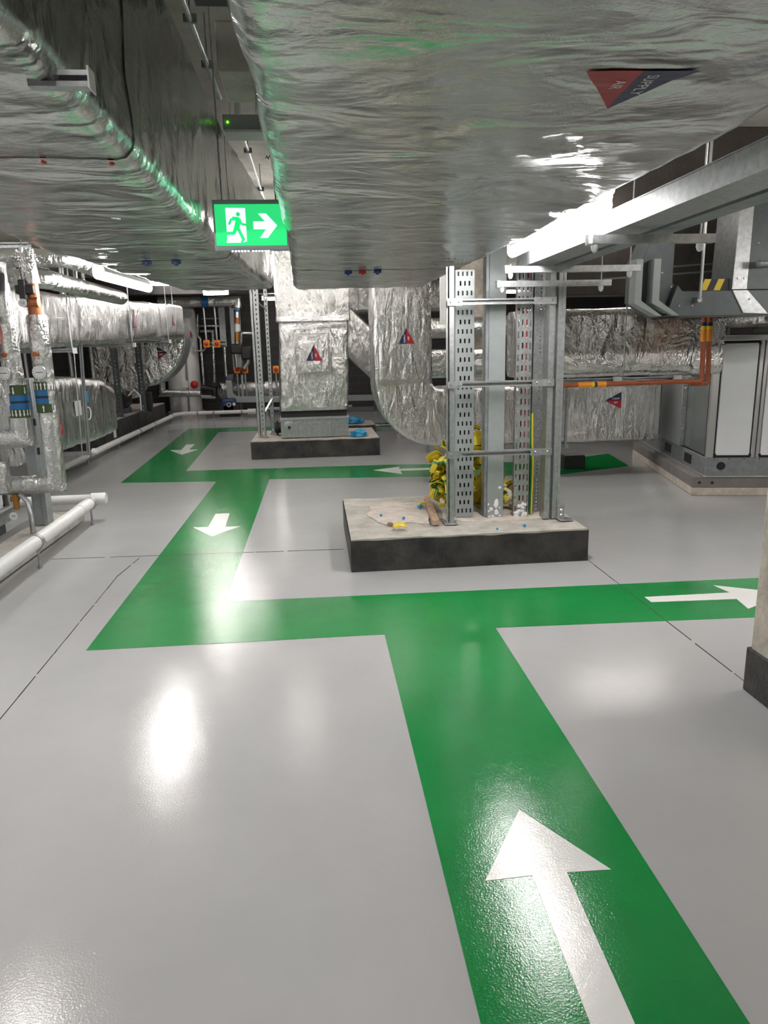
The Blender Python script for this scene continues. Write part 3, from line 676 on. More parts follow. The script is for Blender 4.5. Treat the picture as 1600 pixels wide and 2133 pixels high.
tag(finish('timber_offcut', MB().hexa([(.85, 5.24, .262), (.905, 5.24, .262), (.975, 6.15, .262), (.92, 6.15, .262), (.85, 5.24, .30), (.905, 5.24, .30), (.975, 6.15, .30), (.92, 6.15, .30)]), 'timber', bevel=.003), 'thin timber batten lying on the big plinth', 'timber')
def scrap(label, px, py, m, kind='cap', s=1.0):
    p = U(px, py, 5); d = p-V((0, 0, CAM_H)); p = V((0, 0, CAM_H))+d*((.262-CAM_H)/d.z); mb = MB(); r = .016*s
    if kind == 'cap': mb.lathe(p+V((0, 0, 0)), (.5, -.3, .75), [(r, 0), (r*1.05, r*.5), (r*.8, r*1.4), (r*.3, r*1.6)], 14); mb.bm.transform(Matrix.Translation((0, 0, r*.6)))
    elif kind == 'stone': mb.ball(p+V((0, 0, r*.7)), r*1.3, 2, (1.3, 1, .8), .5)
    else:
        rr = random.Random(px); prev = None
        for i in range(8):
            a = -1.3+2.6*i/7; row = [mb.bm.verts.new(p+V((r*2.4*math.sin(a)+rr.uniform(-.3, .3)*r, y*r*1.2+rr.uniform(-.2, .2)*r, r*.25+r*1.7*max(0, math.cos(a))*(1 if j else .6)))) for j, y in enumerate((-1, 0, 1))]
            if prev:
                for j in range(2): mb.face([prev[j], prev[j+1], row[j+1], row[j]])
            prev = row
    o = finish('plastic_bung' if kind == 'cap' else 'stone_chip' if kind == 'stone' else 'plastic_scrap', mb, m)
    if kind == 'curl': q = o.modifiers.new('thick', 'SOLIDIFY'); q.thickness = .002
    tag(o, label, 'stone' if kind == 'stone' else 'scrap', 'scraps on the big plinth')
scrap('blue plastic cap next to a yellow scrap on the pale mortar', 873, 1060, 'blue_plastic', 'cap', 1.3); scrap('curled yellow scrap beside the timber batten', 880, 1053, 'yellow', 'curl', 1.1)
scrap('small dark blue cap at the left of the pale mortar patch', 793, 1076, 'blue_plastic', 'cap', .7); scrap('flat blue cap in the middle of the pale mortar patch', 840, 1082, 'blue_plastic', 'cap', .75)
scrap('brown stone chip near the front edge of the plinth', 812, 1094, 'stone', 'stone', .9); scrap('orange yellow curled scrap near the front edge of the plinth', 834, 1102, 'yellow', 'curl', 1.5)
scrap('small blue cap in front of the right post', 1091, 1098, 'blue_plastic', 'cap', .8); scrap('pale blue chip in front of the plain grey trunking', 1035, 1104, 'blue_plastic', 'cap', .55)

# ================================================================ far plinth with foil box
t = thing('plinth', 'far concrete plinth with black sides under the upright foil box', 'plinth', (-.05, 11.4, 0))
plinth(t, -1.02, .93, 10.8, 12.25, .275)
t = thing('plinth', 'low concrete plinth furthest back with a blue glove on it', 'plinth', (.5, 14.3, 0))
plinth(t, -.5, 1.12, 13.85, 14.72, .16)
t = thing('fan_box', 'upright foil wrapped fan box with an access panel on the far plinth', 'air duct', (0, 11.4, .28))
q = MB().box(-.57, .475, 11.02, 11.9, .285, .585); q.box(-.58, .485, 11.0, 11.92, .56, .60); finish('steel_base', q, 'galvanised', t, bevel=.004)
q = MB()
for x in (-.33, .18): q.box(x-.03, x+.03, 11.0, 11.02, .30, .50)
for x in (-.4, -.05, .25): q.box(x-.02, x+.02, 10.99, 11.0, .545, .60)
finish('base_rib', q, 'galvanised', t, bevel=.003)
finish('valve_wheel', MB().lathe((-.44, 11.02, .455), (0, -1, 0), [(.09, 0), (.09, .012), (.07, .016), (.03, .016), (.028, .05)], 24), 'galvanised', t)
finish('wheel_hub', MB().lathe((-.44, 10.965, .455), (0, -1, 0), [(.022, 0), (.022, .02)], 14), 'black', t)
finish('gap_block', MB().box(-.56, .46, 11.06, 11.86, .60, .70), 'rubber', t)  # black block stands in for the dark gap under the foil box
D = Duct(straight((-.045, 11.45, .70), (0, 11.45, 2.03), RX, FY, 1.05, .9), .045, .06, .012, 21); D.build(t, 'foil_upright', [(0, .05), (1.22, 1.28)])
bv = D.bvh
D2 = Duct(straight((0, 11.45, 2.03), (0, 11.45, 3.2), RX, FY, 1.10, 1.06), .045, .07, .016, 22); D2.build(t, 'foil_upright', [(0, .07)], 'upper_insulation')
finish('panel_flange', MB().box(-.29, .25, 10.965, 11.02, 1.25, 1.85), 'foil_tape', t, bevel=.01)
D3 = Duct(straight((-.02, 11.05, 1.55), (-.02, 10.78, 1.55), RX, UZ, .43, .52), .03, .035, .006, 23); o = D3.build(t, 'foil_upright', (), 'access_panel')
sticker(t, (-.01, 10.78, 1.68), (-.01, 10.78, 1.45), .12, (0, -1, 0), D3.bvh, 'navy')
def glove(label, c, s, seed, grp=None):
    mb = MB(); g = bmesh.ops.create_icosphere(mb.bm, subdivisions=4, radius=1)
    for v in g['verts']:
        k = 1+.45*noise.noise(v.co*1.8+V((seed, 0, 0)))+.28*abs(noise.noise(v.co*5+V((0, seed, 0)))); v.co = V((v.co.x*s*1.5*k, v.co.y*s*k, max(-.5, v.co.z*k)*s*.75+s*.375))+V(c)
    single('plastic_bag', label, 'plastic bag', mb, 'blue_plastic', 'crumpled blue bags', smooth=.5)
glove('crumpled blue bag at the right of the steel fan base', (.62, 10.98, .285), .085, 3); glove('crumpled blue bag on the low furthest plinth', (.72, 14.1, .17), .11, 8); glove('crumpled blue bag behind the perforated posts', (-.66, 12.0, .285), .07, 15)
def perf_post(name, label, x, y, z0, z1, w, grp, m='galvanised'):
    t = thing(name, label, 'post', (x, y, z0), 0, grp)
    mb = MB(); perf_plate(mb, (x-w/2, y, z0), (1, 0, 0), (0, 0, 1), (0, 1, 0), w, z1-z0, (.5,), .018, .03, .07, stagger=False); mb.box(x-w/2, x-w/2+.004, y, y+.05, z0, z1).box(x+w/2-.004, x+w/2, y, y+.05, z0, z1); finish('channel', mb, m, t, smooth=0)
    finish('foot_plate', MB().box(x-w/2-.03, x+w/2+.03, y-.02, y+.09, z0, z0+.008), m, t); return t
g = 'perforated posts left of the fan box'
q = perf_post('perforated_post', 'wider pale perforated post left of the upright foil box', -.86, 11.3, .283, 2.9, .085, g)
finish('side_flange', MB().box(-.945, -.915, 11.31, 11.35, .283, 2.9), 'galvanised', q)
q = perf_post('perforated_post', 'narrow perforated post close behind the wider pale one', -.735, 11.7, .283, 2.9, .06, g)
finish('brace', MB().bar((-.86, 11.4, .62), (-.70, 11.72, .88), .035, .012).bar((-.86, 11.4, 2.35), (-.73, 11.7, 2.25), .03, .012), 'galvanised', q)
tag(finish('pipe_flange', MB().cyl((-.69, 11.55, .40), (-.59, 11.55, .40), .09, 20).cyl((-.67, 11.55, .40), (-.64, 11.55, .40), .115, 20), 'black'), 'black pipe flange at the foot of the perforated posts', 'pipe')
tag(finish('red_can', MB().lathe((-.93, 11.6, .283), (0, 0, 1), [(.035, 0), (.037, .02), (.037, .17), (.02, .2)], 16), 'sticker_red'), 'dark red can at the foot of the pale perforated post', 'can')

# elbow duct going down and right into the air handling unit
yc, dp = 8.65, .7
arc = [((1.46-.44*math.cos(a)+.0, yc, 1.22-.44*math.sin(a)), (math.cos(a), 0, math.sin(a)), FY, .68, dp) for a in [PI/2*k/10 for k in range(11)]]
D = Duct([((1.02, yc, 3.1), RX, FY, .68, dp)]+arc+[((4.15, yc, .78), UZ, FY, .70, dp)], .045, .06, .012, 31)
t = thing('elbow_duct', 'foil duct dropping beside the strut frame and bending right to the air handling unit', 'air duct', (1.4, yc, .43))
D.build(t, 'foil_upright', [(1.85, 1.91), (2.62, 2.68), (4.05, 4.11), (5.2, 5.26)])
sticker(t, (1.06, 8.3, 1.83), (1.06, 8.3, 1.65), .095, (0, -1, 0), D.bvh, 'navy')
sticker(t, (3.46, 8.3, .93), (3.66, 8.3, .93), .10, (0, -1, 0), D.bvh, 'sticker_red')
finish('hanger', MB().bar((2.98, 8.27, .40), (2.98, 8.27, 2.0), .02, .012).bar((2.98, 8.22, .405), (2.98, 9.04, .405), .041, .04), 'galvanised_dull', t)
finish('support_leg', MB().bar((2.98, 8.7, .002), (2.98, 8.7, .385), .041, .041), 'galvanised_dull', t)
t = thing('rubber_block', 'small black rubber support block on the floor under the lower right duct', 'support', (3.35, 9.2, 0)); finish('block', MB().box(3.22, 3.5, 8.95, 9.3, .0018, .17), 'rubber', t, bevel=.01)
finish('top_plate', MB().box(3.24, 3.48, 8.97, 9.28, .17, .18), 'galvanised', t)

# upper right duct
D = Duct([((1.9, 6.75, 1.61), FY, UZ, .6, .62), ((2.6, 6.75, 1.61), FY, UZ, .6, .62), ((3.80, 6.72, 1.60), FY, UZ, .6, .62)], .08, .06, .014, 41)
t = thing('branch_duct', 'thick crinkled foil duct behind the orange pipes', 'air duct', (2.9, 6.75, 1.3), 0)
D.build(t, 'foil_crinkle', [(.30, .34), (1.22, 1.26)])
sticker(t, (3.8, 6.62, 1.75), (3.8, 6.62, 1.55), .09, (1, 0, 0), D.bvh, 'navy')
finish('support_channel', channel(MB(), (1.9, 6.42, 1.27), (3.5, 6.42, 1.27), (0, -1, 0)), 'galvanised', t, smooth=0)
for x in (2.78, 3.36): finish('end_stop', MB().box(x-.035, x+.035, 6.39, 6.43, 1.245, 1.30), 'white_plastic', t, bevel=.003)
for x in (2.24, 2.83): finish('hanger_rod', MB().cyl((x, 6.40, 1.25), (x, 6.40, ZC), .006, 8), 'galvanised', t)
def copper_run(label, pts, bands):
    t = thing('copper_pipe', label, 'pipe', pts[0]); finish('tube', MB().tube(pts, .021, 14), 'copper_paint', t)
    for a, b, m in bands: finish('pipe_band', MB().cyl(a, b, .0235, 14), m, t)
copper_run('orange brown pipe running level then turning up at its right end', [(1.86, 6.0, 1.255), (3.35, 6.0, 1.262), (3.37, 6.0, 1.285), (3.345, 6.0, 1.95)],
           [((2.25, 6.0, 1.2565), (2.37, 6.0, 1.257), 'orange_switch'), ((2.37, 6.0, 1.257), (2.395, 6.0, 1.2575), 'yellow'), ((2.395, 6.0, 1.2575), (2.42, 6.0, 1.258), 'navy'), ((2.42, 6.0, 1.2578), (2.50, 6.0, 1.258), 'orange_switch'),
            ((3.357, 6.0, 1.60), (3.353, 6.0, 1.70), 'orange_switch'), ((3.353, 6.0, 1.70), (3.352, 6.0, 1.73), 'yellow'), ((3.352, 6.0, 1.73), (3.351, 6.0, 1.76), 'navy')])
copper_run('orange brown pipe standing just right of the turned up one', [(3.30, 6.05, 1.235), (3.44, 6.05, 1.238), (3.455, 6.05, 1.26), (3.425, 6.05, 1.95)],
           [((3.440, 6.05, 1.60), (3.436, 6.05, 1.70), 'orange_switch'), ((3.436, 6.05, 1.70), (3.435, 6.05, 1.73), 'yellow'), ((3.435, 6.05, 1.73), (3.434, 6.05, 1.76), 'navy')])
tag(finish('pipe_clamp', MB().box(2.80, 2.84, 5.97, 6.03, 1.225, 1.232).box(2.80, 2.84, 5.97, 6.03, 1.284, 1.29).cyl((2.82, 6.0, 1.29), (2.82, 6.38, 1.30), .005, 8), 'galvanised'), 'galvanised clamp holding the level orange pipe', 'clamp')
# sloping duct and foil behind
D = Duct(straight((-.3, 13.6, 2.85), (1.95, 13.6, .62), (.68, 0, .73), FY, .66, .8), .05, .08, .014, 51)
t = thing('sloping_duct', 'foil duct sloping down behind the upright fan box', 'air duct', (.8, 13.6, .4)); D.build(t, 'foil_upright', [(1.5, 1.56)])
finish('support_leg', MB().bar((1.55, 13.6, 0), (1.55, 13.6, .62), .05, .05), 'galvanised_dull', t)
D = Duct(straight((.3, 14.9, 2.62), (3.2, 14.9, 2.62), FY, UZ, .7, .6), .05, .09, .014, 52)
t = thing('cross_duct', 'foil duct crossing high at the back above the sloping duct', 'air duct', (1.5, 14.9, 2.3)); D.build(t, 'foil_crinkle', [(1.2, 1.26)])
rods(t, [((.9, 14.5, 2.3), (.9, 14.5, ZC)), ((2.6, 14.5, 2.3), (2.6, 14.5, ZC))])
D = Duct(straight((1.5, 10.9, 1.36), (2.6, 10.9, 1.36), FY, UZ, .5, .42), .05, .07, .014, 53)
t = thing('stub_duct', 'short bright foil duct just right of the elbow duct', 'air duct', (2, 10.9, 1.15)); D.build(t, 'foil_crinkle')

for x in (1.7, 2.4): finish('support_leg', MB().bar((x, 10.9, 0), (x, 10.9, 1.14), .05, .05), 'galvanised_dull', t)
single('vertical_panel', 'narrow white insulation panel hanging behind the strut frame', 'panel', MB().box(1.86, 1.98, 10.6, 10.66, 1.95, 3.3), 'white_plastic')

# ================================================================ right air handling unit
AR = math.radians(-12.5)
t = thing('air_handling_unit', 'large grey panelled air handling unit on a cream plinth at the right', 'air handling unit', (3.94, 7.04, 0), AR)
LW, LD = 3.2, 2.9
f = lambda n, mb, m, par=None, **k: finish(n, mb, m, par or t, local=True, **k)
f('plinth_lower', MB().box(0, LW, 0, LD, 0, .085), 'concrete_pale', bevel=.006)
f('plinth_upper', MB().box(0, LW, .0, LD, .085, .20), 'plinth_brown', bevel=.006)
q = MB()
for x in (.07, .2): q.lathe((x, 0, .14), (0, -1, 0), [(.016, 0), (.016, .006), (.008, .01)], 10)
f('plinth_bolt', q, 'black')
f('drip_flange', MB().box(.10, LW-.1, -.015, LD, .20, .215), 'aluminium', bevel=.003)
f('base_rail', MB().box(.12, LW-.1, .02, LD-.1, .215, .40), 'galvanised_dull', bevel=.004)
q = MB()
for x in (.28, .98): q.cyl((x, .026, .315), (x, .012, .315), .043, 24)
f('lifting_hole', q, 'black')
for y in (.5, 1.35): f('fork_pocket', MB().box(.112, .125, y, y+.25, .26, .36), 'black')
q = MB()
for k in range(18): q.box(.2+.15*k, .215+.15*k, .014, .02, .385, .392)
f('rivet_row', q, 'black')
f('casing_core', MB().box(.14, LW-.12, .05, LD-.12, .40, 1.60), 'black')
f('side_panel', MB().box(.130, .142, .12, LD-.2, .42, 1.58), 'mirror_panel', bevel=.003)
for k in range(5):
    x = .125+.445*k; mbp = MB().box(x, x+.042, .028, .06, .40, 1.60).box(x+.050, x+.085, .028, .06, .40, 1.60) if k else MB().box(x, x+.075, .028, .08, .40, 1.60)
    f('corner_profile', mbp, 'aluminium', bevel=.006)
    xa = x+.092; xb = x+.445-.012
    if k < 5: f('door_panel', MB().box(xa, xb, .032, .06, .425, 1.575), 'white_panel', bevel=.006)
    q = MB()
    for z in (.43, 1.57):
        for xx in (xa-.004, xb+.004): q.box(xx-.012, xx+.012, .024, .034, z-.012, z+.012)
    f('panel_clamp', q, 'black')
f('top_frame', MB().box(.11, LW-.1, .02, LD-.1, 1.60, 1.655), 'aluminium', bevel=.006)
q = MB().box(.07, .129, .85, 1.75, .42, 1.2)
f('duct_spigot', q, 'galvanised', bevel=.003)
q = MB()
for z in (.62, .86, 1.08): bolt(q, (.10, .85, z), (0, -1, 0), .012)
f('spigot_bolt', q, 'bright_steel')
tt = thing('tool_tray', 'dark tray of tools lying on top of the air handling unit', 'tray', (4.75, 7.3, 1.662), AR)
finish('tray_body', MB().box(-.3, .4, .12, .5, .0, .03).box(-.3, -.28, .12, .5, .03, .07).box(.38, .4, .12, .5, .03, .07), 'black', tt, local=True); finish('green_strip', MB().box(-.05, .38, .112, .12, .015, .06), 'band_green', tt, local=True)
finish('helmet_shape', MB().ball((-.36, .3, .06), .09, 2, (1.2, 1, .45)), 'rubber', tt, local=True)
D = Duct(straight((4.25, 8.6, 1.98), (7.2, 7.95, 1.98), (.22, 1, 0), UZ, .7, .46), .05, .06, .016, 61)
t = thing('rooftop_duct', 'crumpled foil duct lying above the air handling unit', 'air duct', (5, 8.5, 1.75)); D.build(t, 'foil_crinkle', [(1.0, 1.06)])
rods(t, [((4.6, 8.15, 1.75), (4.6, 8.15, ZC)), ((6.0, 7.8, 1.75), (6.0, 7.8, ZC))])

# ================================================================ left wall services
t = thing('plinth', 'long rough concrete plinth along the left wall behind the foil box', 'plinth', (-4.8, 15, 0))
plinth(t, -5.9, -3.66, 12.55, 17.6, .45)
finish('paint_streak', MB().box(-3.654, -3.645, 13.05, 13.2, .15, .43), 'label_white', t)
def run(name, label, cat, st, mat_, bands=(), seed=0, amp=.016, stk=None, ds=.07, cr=.06):
    D = Duct(st, cr, ds, amp, seed); t = thing(name, label, cat, st[0][0]); D.build(t, mat_, bands)
    for s_ in stk or (): sticker(t, *s_[:4], D.bvh, s_[4])
    return t, D
# upper duct: slightly rising towards the back
t, D = run('wall_duct', 'long crinkled foil duct running high along the left wall', 'air duct',
           [((-3.0, 6.5, 1.94), RX, UZ, .76, .53), ((-3.0, 7.45, 1.95), RX, UZ, .76, .54), ((-3.02, 15.2, 2.225), RX, UZ, .78, .64)], 'foil_long', [(2.0, 2.06), (4.2, 4.26), (6.4, 6.46), (7.8, 7.86)], 71, .022,
           [((-2.62, 11.05, 2.25), (-2.62, 11.05, 1.98), .14, (1, 0, 0), 'navy'), ((-2.62, 14.1, 2.32), (-2.62, 14.1, 2.12), .12, (1, 0, 0), 'navy')])
for y, z in ((8.0, 1.7), (10.6, 1.78), (13.2, 1.86)):
    finish('support_channel', channel(MB(), (-3.5, y, z-.04), (-2.54, y, z-.04), (0, -1, 0)), 'galvanised', t, smooth=0)
    finish('hanger_rod', MB().cyl((-2.57, y, z-.07), (-2.57, y, ZC), .007, 8), 'galvanised', t)
    finish('end_stop', MB().box(-2.56, -2.53, y-.03, y+.03, z-.075, z-.015), 'white_plastic', t)
# lower box
t, D = run('wall_duct', 'low bulky foil box duct in front of the left plinth', 'air duct',
           [((-3.42, 7.4, .94), RX, UZ, .94, .84), ((-3.42, 9.0, .93), RX, UZ, .94, .86), ((-3.4, 10.3, .88), RX, UZ, .90, .80), ((-3.38, 10.85, .82), RX, UZ, .84, .66)], 'foil_long', [(1.2, 1.25), (2.75, 2.8)], 77, .024,
           [((-2.95, 8.42, .98), (-2.95, 8.42, .72), .12, (1, 0, 0), 'navy')], cr=.1)
finish('support_channel', channel(MB(), (-3.9, 8.75, .475), (-2.72, 8.75, .475), (0, 0, 1)), 'galvanised', t, smooth=0)
finish('end_stop', MB().lathe((-2.72, 8.75, .475), (1, 0, 0), [(.035, 0), (.04, .03), (.03, .055)], 16), 'white_plastic', t)
finish('support_leg', MB().bar((-3.1, 8.75, 0), (-3.1, 8.75, .435), .041, .041).bar((-3.8, 8.75, 0), (-3.8, 8.75, .435), .041, .041), 'galvanised_dull', t)
finish('hanger_post', channel(MB(), (-2.76, 8.72, .45), (-2.66, 8.72, 2.9), (0, -1, 0), .035, .03), 'galvanised', t, smooth=0)
finish('hanger_rod', MB().cyl((-2.83, 8.72, .45), (-2.74, 8.72, 2.9), .008, 8), 'galvanised', t)
finish('access_tag', MB().box(-2.945, -2.935, 9.0, 9.22, .88, 1.06), 'white_plastic', t, bevel=.004)
finish('coiled_tie', MB().tube([(-2.92+.0*k, 9.42+.11*math.cos(k*.55)*(1-k*.01), .88+.08*math.sin(k*.55)) for k in range(24)], .006, 6), 'label_white', t)
finish('blue_tag', MB().box(-2.94, -2.93, 9.45, 9.52, 1.02, 1.16), 'blue_plastic', t)
# round-ended duct turning down at the end of the upper duct
cx, cz, R0 = -3.66, 1.93, 1.0
arc = [((cx+R0*.62*math.cos(a), 15.65, cz+R0*.62*math.sin(a)), (math.cos(a), 0, math.sin(a)), FY, R0*.76, .8) for a in [-PI*.62*k/14+.25 for k in range(15)]]
t, D = run('curved_duct', 'large round edged foil duct bend with a triangle sticker, in front of the white tank', 'air duct', arc, 'foil_crinkle', (), 83, .012,
           [((-3.02, 15.25, 1.62), (-3.22, 15.25, 1.62), .13, (0, -1, 0), 'navy')], .06)
q = MB().prism([(cx+1.005*math.cos(a), cz+1.005*math.sin(a)) for a in [.25-PI*.62*k/30 for k in range(31)]]+[(cx+.98*math.cos(a), cz+.98*math.sin(a)) for a in [.25-PI*.62*k/30 for k in range(30, -1, -1)]], lambda a, b, k: (a, 15.3+k, b), .72)
finish('outer_band', q, 'galvanised_dull', t, smooth=.5)
finish('hanger_rod', MB().cyl((-2.9, 15.6, 2.2), (-2.9, 15.6, ZC), .01, 8), 'galvanised', t)
q = MB().prism([(-4.75+.0*k, 0) for k in range(0)] or [(-4.5, 1.9), (-3.62, 1.9), (-3.55, 1.0), (-3.75, .72), (-4.2, .62), (-4.6, .9)], lambda a, b, k: (a, 15.2+k, b), .7)
finish('inner_cheek', q, 'foil_crinkle', t, bevel=.05)
g = 'dark posts on the left plinth'
perf_post('perforated_post', 'dark perforated post at the near end of the left plinth', -3.73, 13.9, .452, 1.72, .11, g, 'dark_steel'); perf_post('perforated_post', 'taller dark perforated post in front of the round edged duct', -3.5, 14.8, .452, 1.82, .12, g, 'dark_steel')
t = thing('fan_motor', 'small black fan motor on the left plinth below the curved duct', 'motor', (-3.85, 15.0, .452))
finish('casing', MB().cyl((-3.95, 14.7, .70), (-3.95, 15.1, .70), .17, 20), 'black', t); finish('feet', MB().box(-4.1, -3.8, 14.75, 15.05, .459, .56), 'dark_steel', t); finish('red_cover', MB().box(-4.08, -3.98, 14.66, 14.72, .47, .6), 'sticker_red', t)
finish('cable_loop', MB().tube([(-3.75, 14.7, .8), (-3.62, 14.68, .92), (-3.52, 14.7, .8), (-3.53, 14.72, .5)], .014, 8), 'label_white', t); finish('terminal_box', MB().box(-3.48, -3.36, 14.9, 15.05, .452, .85), 'black', t)
# thin risers on the left wall
for k, (x, y, r, z0, z1) in enumerate(((-4.6, 12.0, .035, 0, ZC), (-4.35, 12.0, .03, 0, ZC), (-4.3, 13.2, .04, .452, ZC), (-4.05, 13.6, .04, .452, ZC), (-5.2, 11.0, .05, 0, ZC), (-5.0, 11.0, .05, 0, ZC), (-4.8, 13.2, .03, .452, ZC), (-4.9, 9.0, .05, 0, ZC))):
    single('riser_pipe', 'bright vertical pipe against the dark left wall behind the foil ducts', 'pipe', MB().cyl((x, y, z0), (x, y, z1), r, 12), 'foil_pipe' if k % 2 else 'bright_steel', 'vertical pipes on the left wall')

# drain pipe along the left wall and across the back
t = thing('drain_pipe', 'long white drain pipe on short brackets along the left side and back', 'pipe', (-3.5, 13, .13))
pts = [(-3.45, 9.2, .14), (-3.47, 12.0, .14), (-3.5, 17.9, .13), (-3.3, 18.25, .13), (-1.62, 18.25, .13)]
finish('tube', MB().tube(pts, .047, 16), 'white_plastic', t); finish('socket', MB().cyl((-1.75, 18.25, .13), (-1.55, 18.25, .13), .07, 16), 'white_plastic', t)
for x, y in ((-3.46, 10.88), (-3.48, 12.7), (-3.48, 14.15), (-3.49, 15.5), (-3.5, 17.5), (-3.0, 18.25), (-2.6, 18.25), (-1.9, 18.25)):
    finish('bracket', MB().cyl((x, y, 0), (x, y, .10), .012, 8).cyl((x, y-.02, .135) if y < 18 else (x-.02, y, .135), (x, y+.02, .135) if y < 18 else (x+.02, y, .135), .054, 16), 'galvanised_dull', t)
tag(finish('drain_pipe', MB().cyl((-1.5, 18.4, .16), (.9, 18.4, .16), .05, 12).box(-1.3, -1.25, 18.36, 18.44, 0, .12).box(.5, .55, 18.36, 18.44, 0, .12), 'galvanised_dull'), 'grey pipe low at the back to the right of the white drain pipe end', 'pipe')

# near left: unit, rail, drain pipe and foil pipes
t = thing('air_handling_unit', 'grey panelled air handling unit at the left edge behind the two foil pipes', 'air handling unit', (-3.4, 5.2, 0))
finish('casing', MB().box(-4.2, -2.86, 3.2, 6.66, .27, 1.46), 'white_panel', t, bevel=.008)
for y0, y1 in ((3.3, 4.35), (4.4, 5.5), (5.55, 6.5)): finish('door_panel', MB().box(-2.862, -2.845, y0, y1, .31, 1.42), 'white_panel', t, bevel=.006)
q = MB()
for y in (4.375, 5.525, 6.53): q.box(-2.862, -2.848, y-.014, y+.014, .29, 1.44)
finish('gasket', q, 'black', t)
finish('corner_profile', MB().box(-2.9, -2.82, 6.56, 6.60, .27, 1.46).box(-2.9, -2.82, 6.615, 6.665, .27, 1.46), 'aluminium', t, bevel=.008)
for z in (.62, 1.13): finish('door_latch', MB().box(-2.85, -2.80, 6.46, 6.56, z-.07, z+.07), 'black', t, bevel=.012)
finish('port_hole', MB().lathe((-2.846, 5.98, .80), (1, 0, 0), [(.12, 0), (.12, .02), (.09, .035), (.085, .01)], 24), 'bright_steel', t)
pn = finish('notice_sheet', MB().box(-2.846, -2.842, 6.02, 6.28, .93, 1.20), 'label_white', t, smooth=0); q = MB()
for k in range(9): q.box(-2.8418, -2.841, 6.05, 6.05+.1+.1*random.random(), 1.17-.025*k, 1.175-.025*k)
finish('printed_line', q, 'label_grey', pn, smooth=0)
finish('base_rail', MB().box(-4.2, -2.84, 3.2, 6.7, .14, .268), 'galvanised_dull', t, bevel=.004)
finish('top_strip', MB().box(-2.9, -2.81, 3.2, 6.7, .262, .285), 'aluminium', t, bevel=.004)
q = MB()
for y in (4.4, 5.75): q.lathe((-2.842, y, .205), (1, 0, 0), [(.045, 0), (.045, .006)], 20)
finish('lifting_hole', q, 'black', t)
finish('foot', MB().box(-4.1, -2.9, 3.3, 3.5, 0, .139).box(-4.1, -2.9, 6.3, 6.6, 0, .139), 'dark_steel', t)
tag(finish('steel_beam', MB().box(-2.62, -2.34, 3.0, 7.05, .105, .125).box(-2.36, -2.34, 3.0, 7.05, .02, .105).box(-2.62, -2.60, 3.0, 7.05, 0, .105).box(-2.5, -2.45, 3.2, 3.3, 0, .105).box(-2.5, -2.45, 6.7, 6.8, 0, .105), 'concrete', bevel=.003), 'flat beige beam on the floor in front of the left air handling unit', 'beam')
tag(finish('steel_beam', MB().box(-2.80, -2.68, 3.0, 6.9, .02, .085).box(-2.78, -2.70, 3.1, 3.2, 0, .02).box(-2.78, -2.70, 6.7, 6.8, 0, .02), 'aluminium', bevel=.003), 'thin cream floor rail tucked beside the beige beam', 'beam')
t = thing('drain_pipe', 'white drain pipe on thin legs on the floor at the left edge', 'pipe', (-2.2, 5.5, .2))
finish('tube', MB().tube([(-2.17, 3.2, .205), (-2.22, 6.92, .215)], .054, 18), 'white_plastic', t); finish('cross_tube', MB().tube([(-2.95, 7.0, .235), (-2.14, 7.0, .235)], .045, 16), 'white_plastic', t)
finish('end_cap', MB().lathe((-2.24, 7.0, .235), (1, 0, 0), [(.048, 0), (.058, .01), (.058, .13), (.05, .145)], 18), 'white_plastic', t); finish('coupling', MB().cyl((-2.216, 6.55, .214), (-2.218, 6.75, .2145), .058, 18), 'white_plastic', t)
for x, y in ((-2.165, 4.3), (-2.195, 5.48), (-2.215, 6.88)):
    finish('leg', MB().cyl((x, y, .0), (x, y, .15), .010, 8).cyl((x, y, 0), (x, y, .03), .018, 10).cyl((x-.002, y-.02, .21), (x+.002, y+.02, .21), .060, 18).box(x, x+.075, y-.012, y+.012, .20, .21), 'galvanised', t)
t = thing('steel_post', 'square grey steel post standing on the beige beam between the foil pipes', 'post', (-2.5, 6.42, .125))
finish('post_tube', MB().box(-2.56, -2.45, 6.40, 6.52, .127, 1.42), 'grey_steel', t, bevel=.004); finish('front_channel', MB().box(-2.45, -2.435, 6.39, 6.52, .127, 1.42).box(-2.47, -2.435, 6.385, 6.39, .127, 1.42), 'galvanised', t, bevel=.002)
q = MB()
for z in (.80, 1.05): q.box(-2.44, -2.425, 6.36, 6.385, z-.03, z+.03)
finish('rubber_stop', q, 'black', t)
def pipe_band(par, c, r, up, m_order):
    x, y, z0 = c; z = z0
    for h, m in m_order:
        finish('label_band', MB().cyl((x, y, z), (x, y, z+h), r+.003, 24), m, par); z += h
def band_arrows(par, c, r, z0, z1, n, sg, wd=.010):
    mb = MB(); x, y = c
    for k in range(n):
        a = -PI*1.02+PI*1.04*(k+.5)/n; rr = r+.0055
        P3 = lambda da, z: V((x+rr*math.cos(a+da/rr), y+rr*math.sin(a+da/rr), z))
        zt, zb = (z1, z0) if sg > 0 else (z0, z1); zn = zb+(zt-zb)*.62
        mb.face([mb.bm.verts.new(p) for p in (P3(-wd*.28, zb), P3(wd*.28, zb), P3(wd*.28, zn), P3(-wd*.28, zn))]); mb.face([mb.bm.verts.new(p) for p in (P3(-wd*.62, zn), P3(wd*.62, zn), P3(0, zt))])
    finish('band_arrow', mb, 'label_white', par, smooth=0)
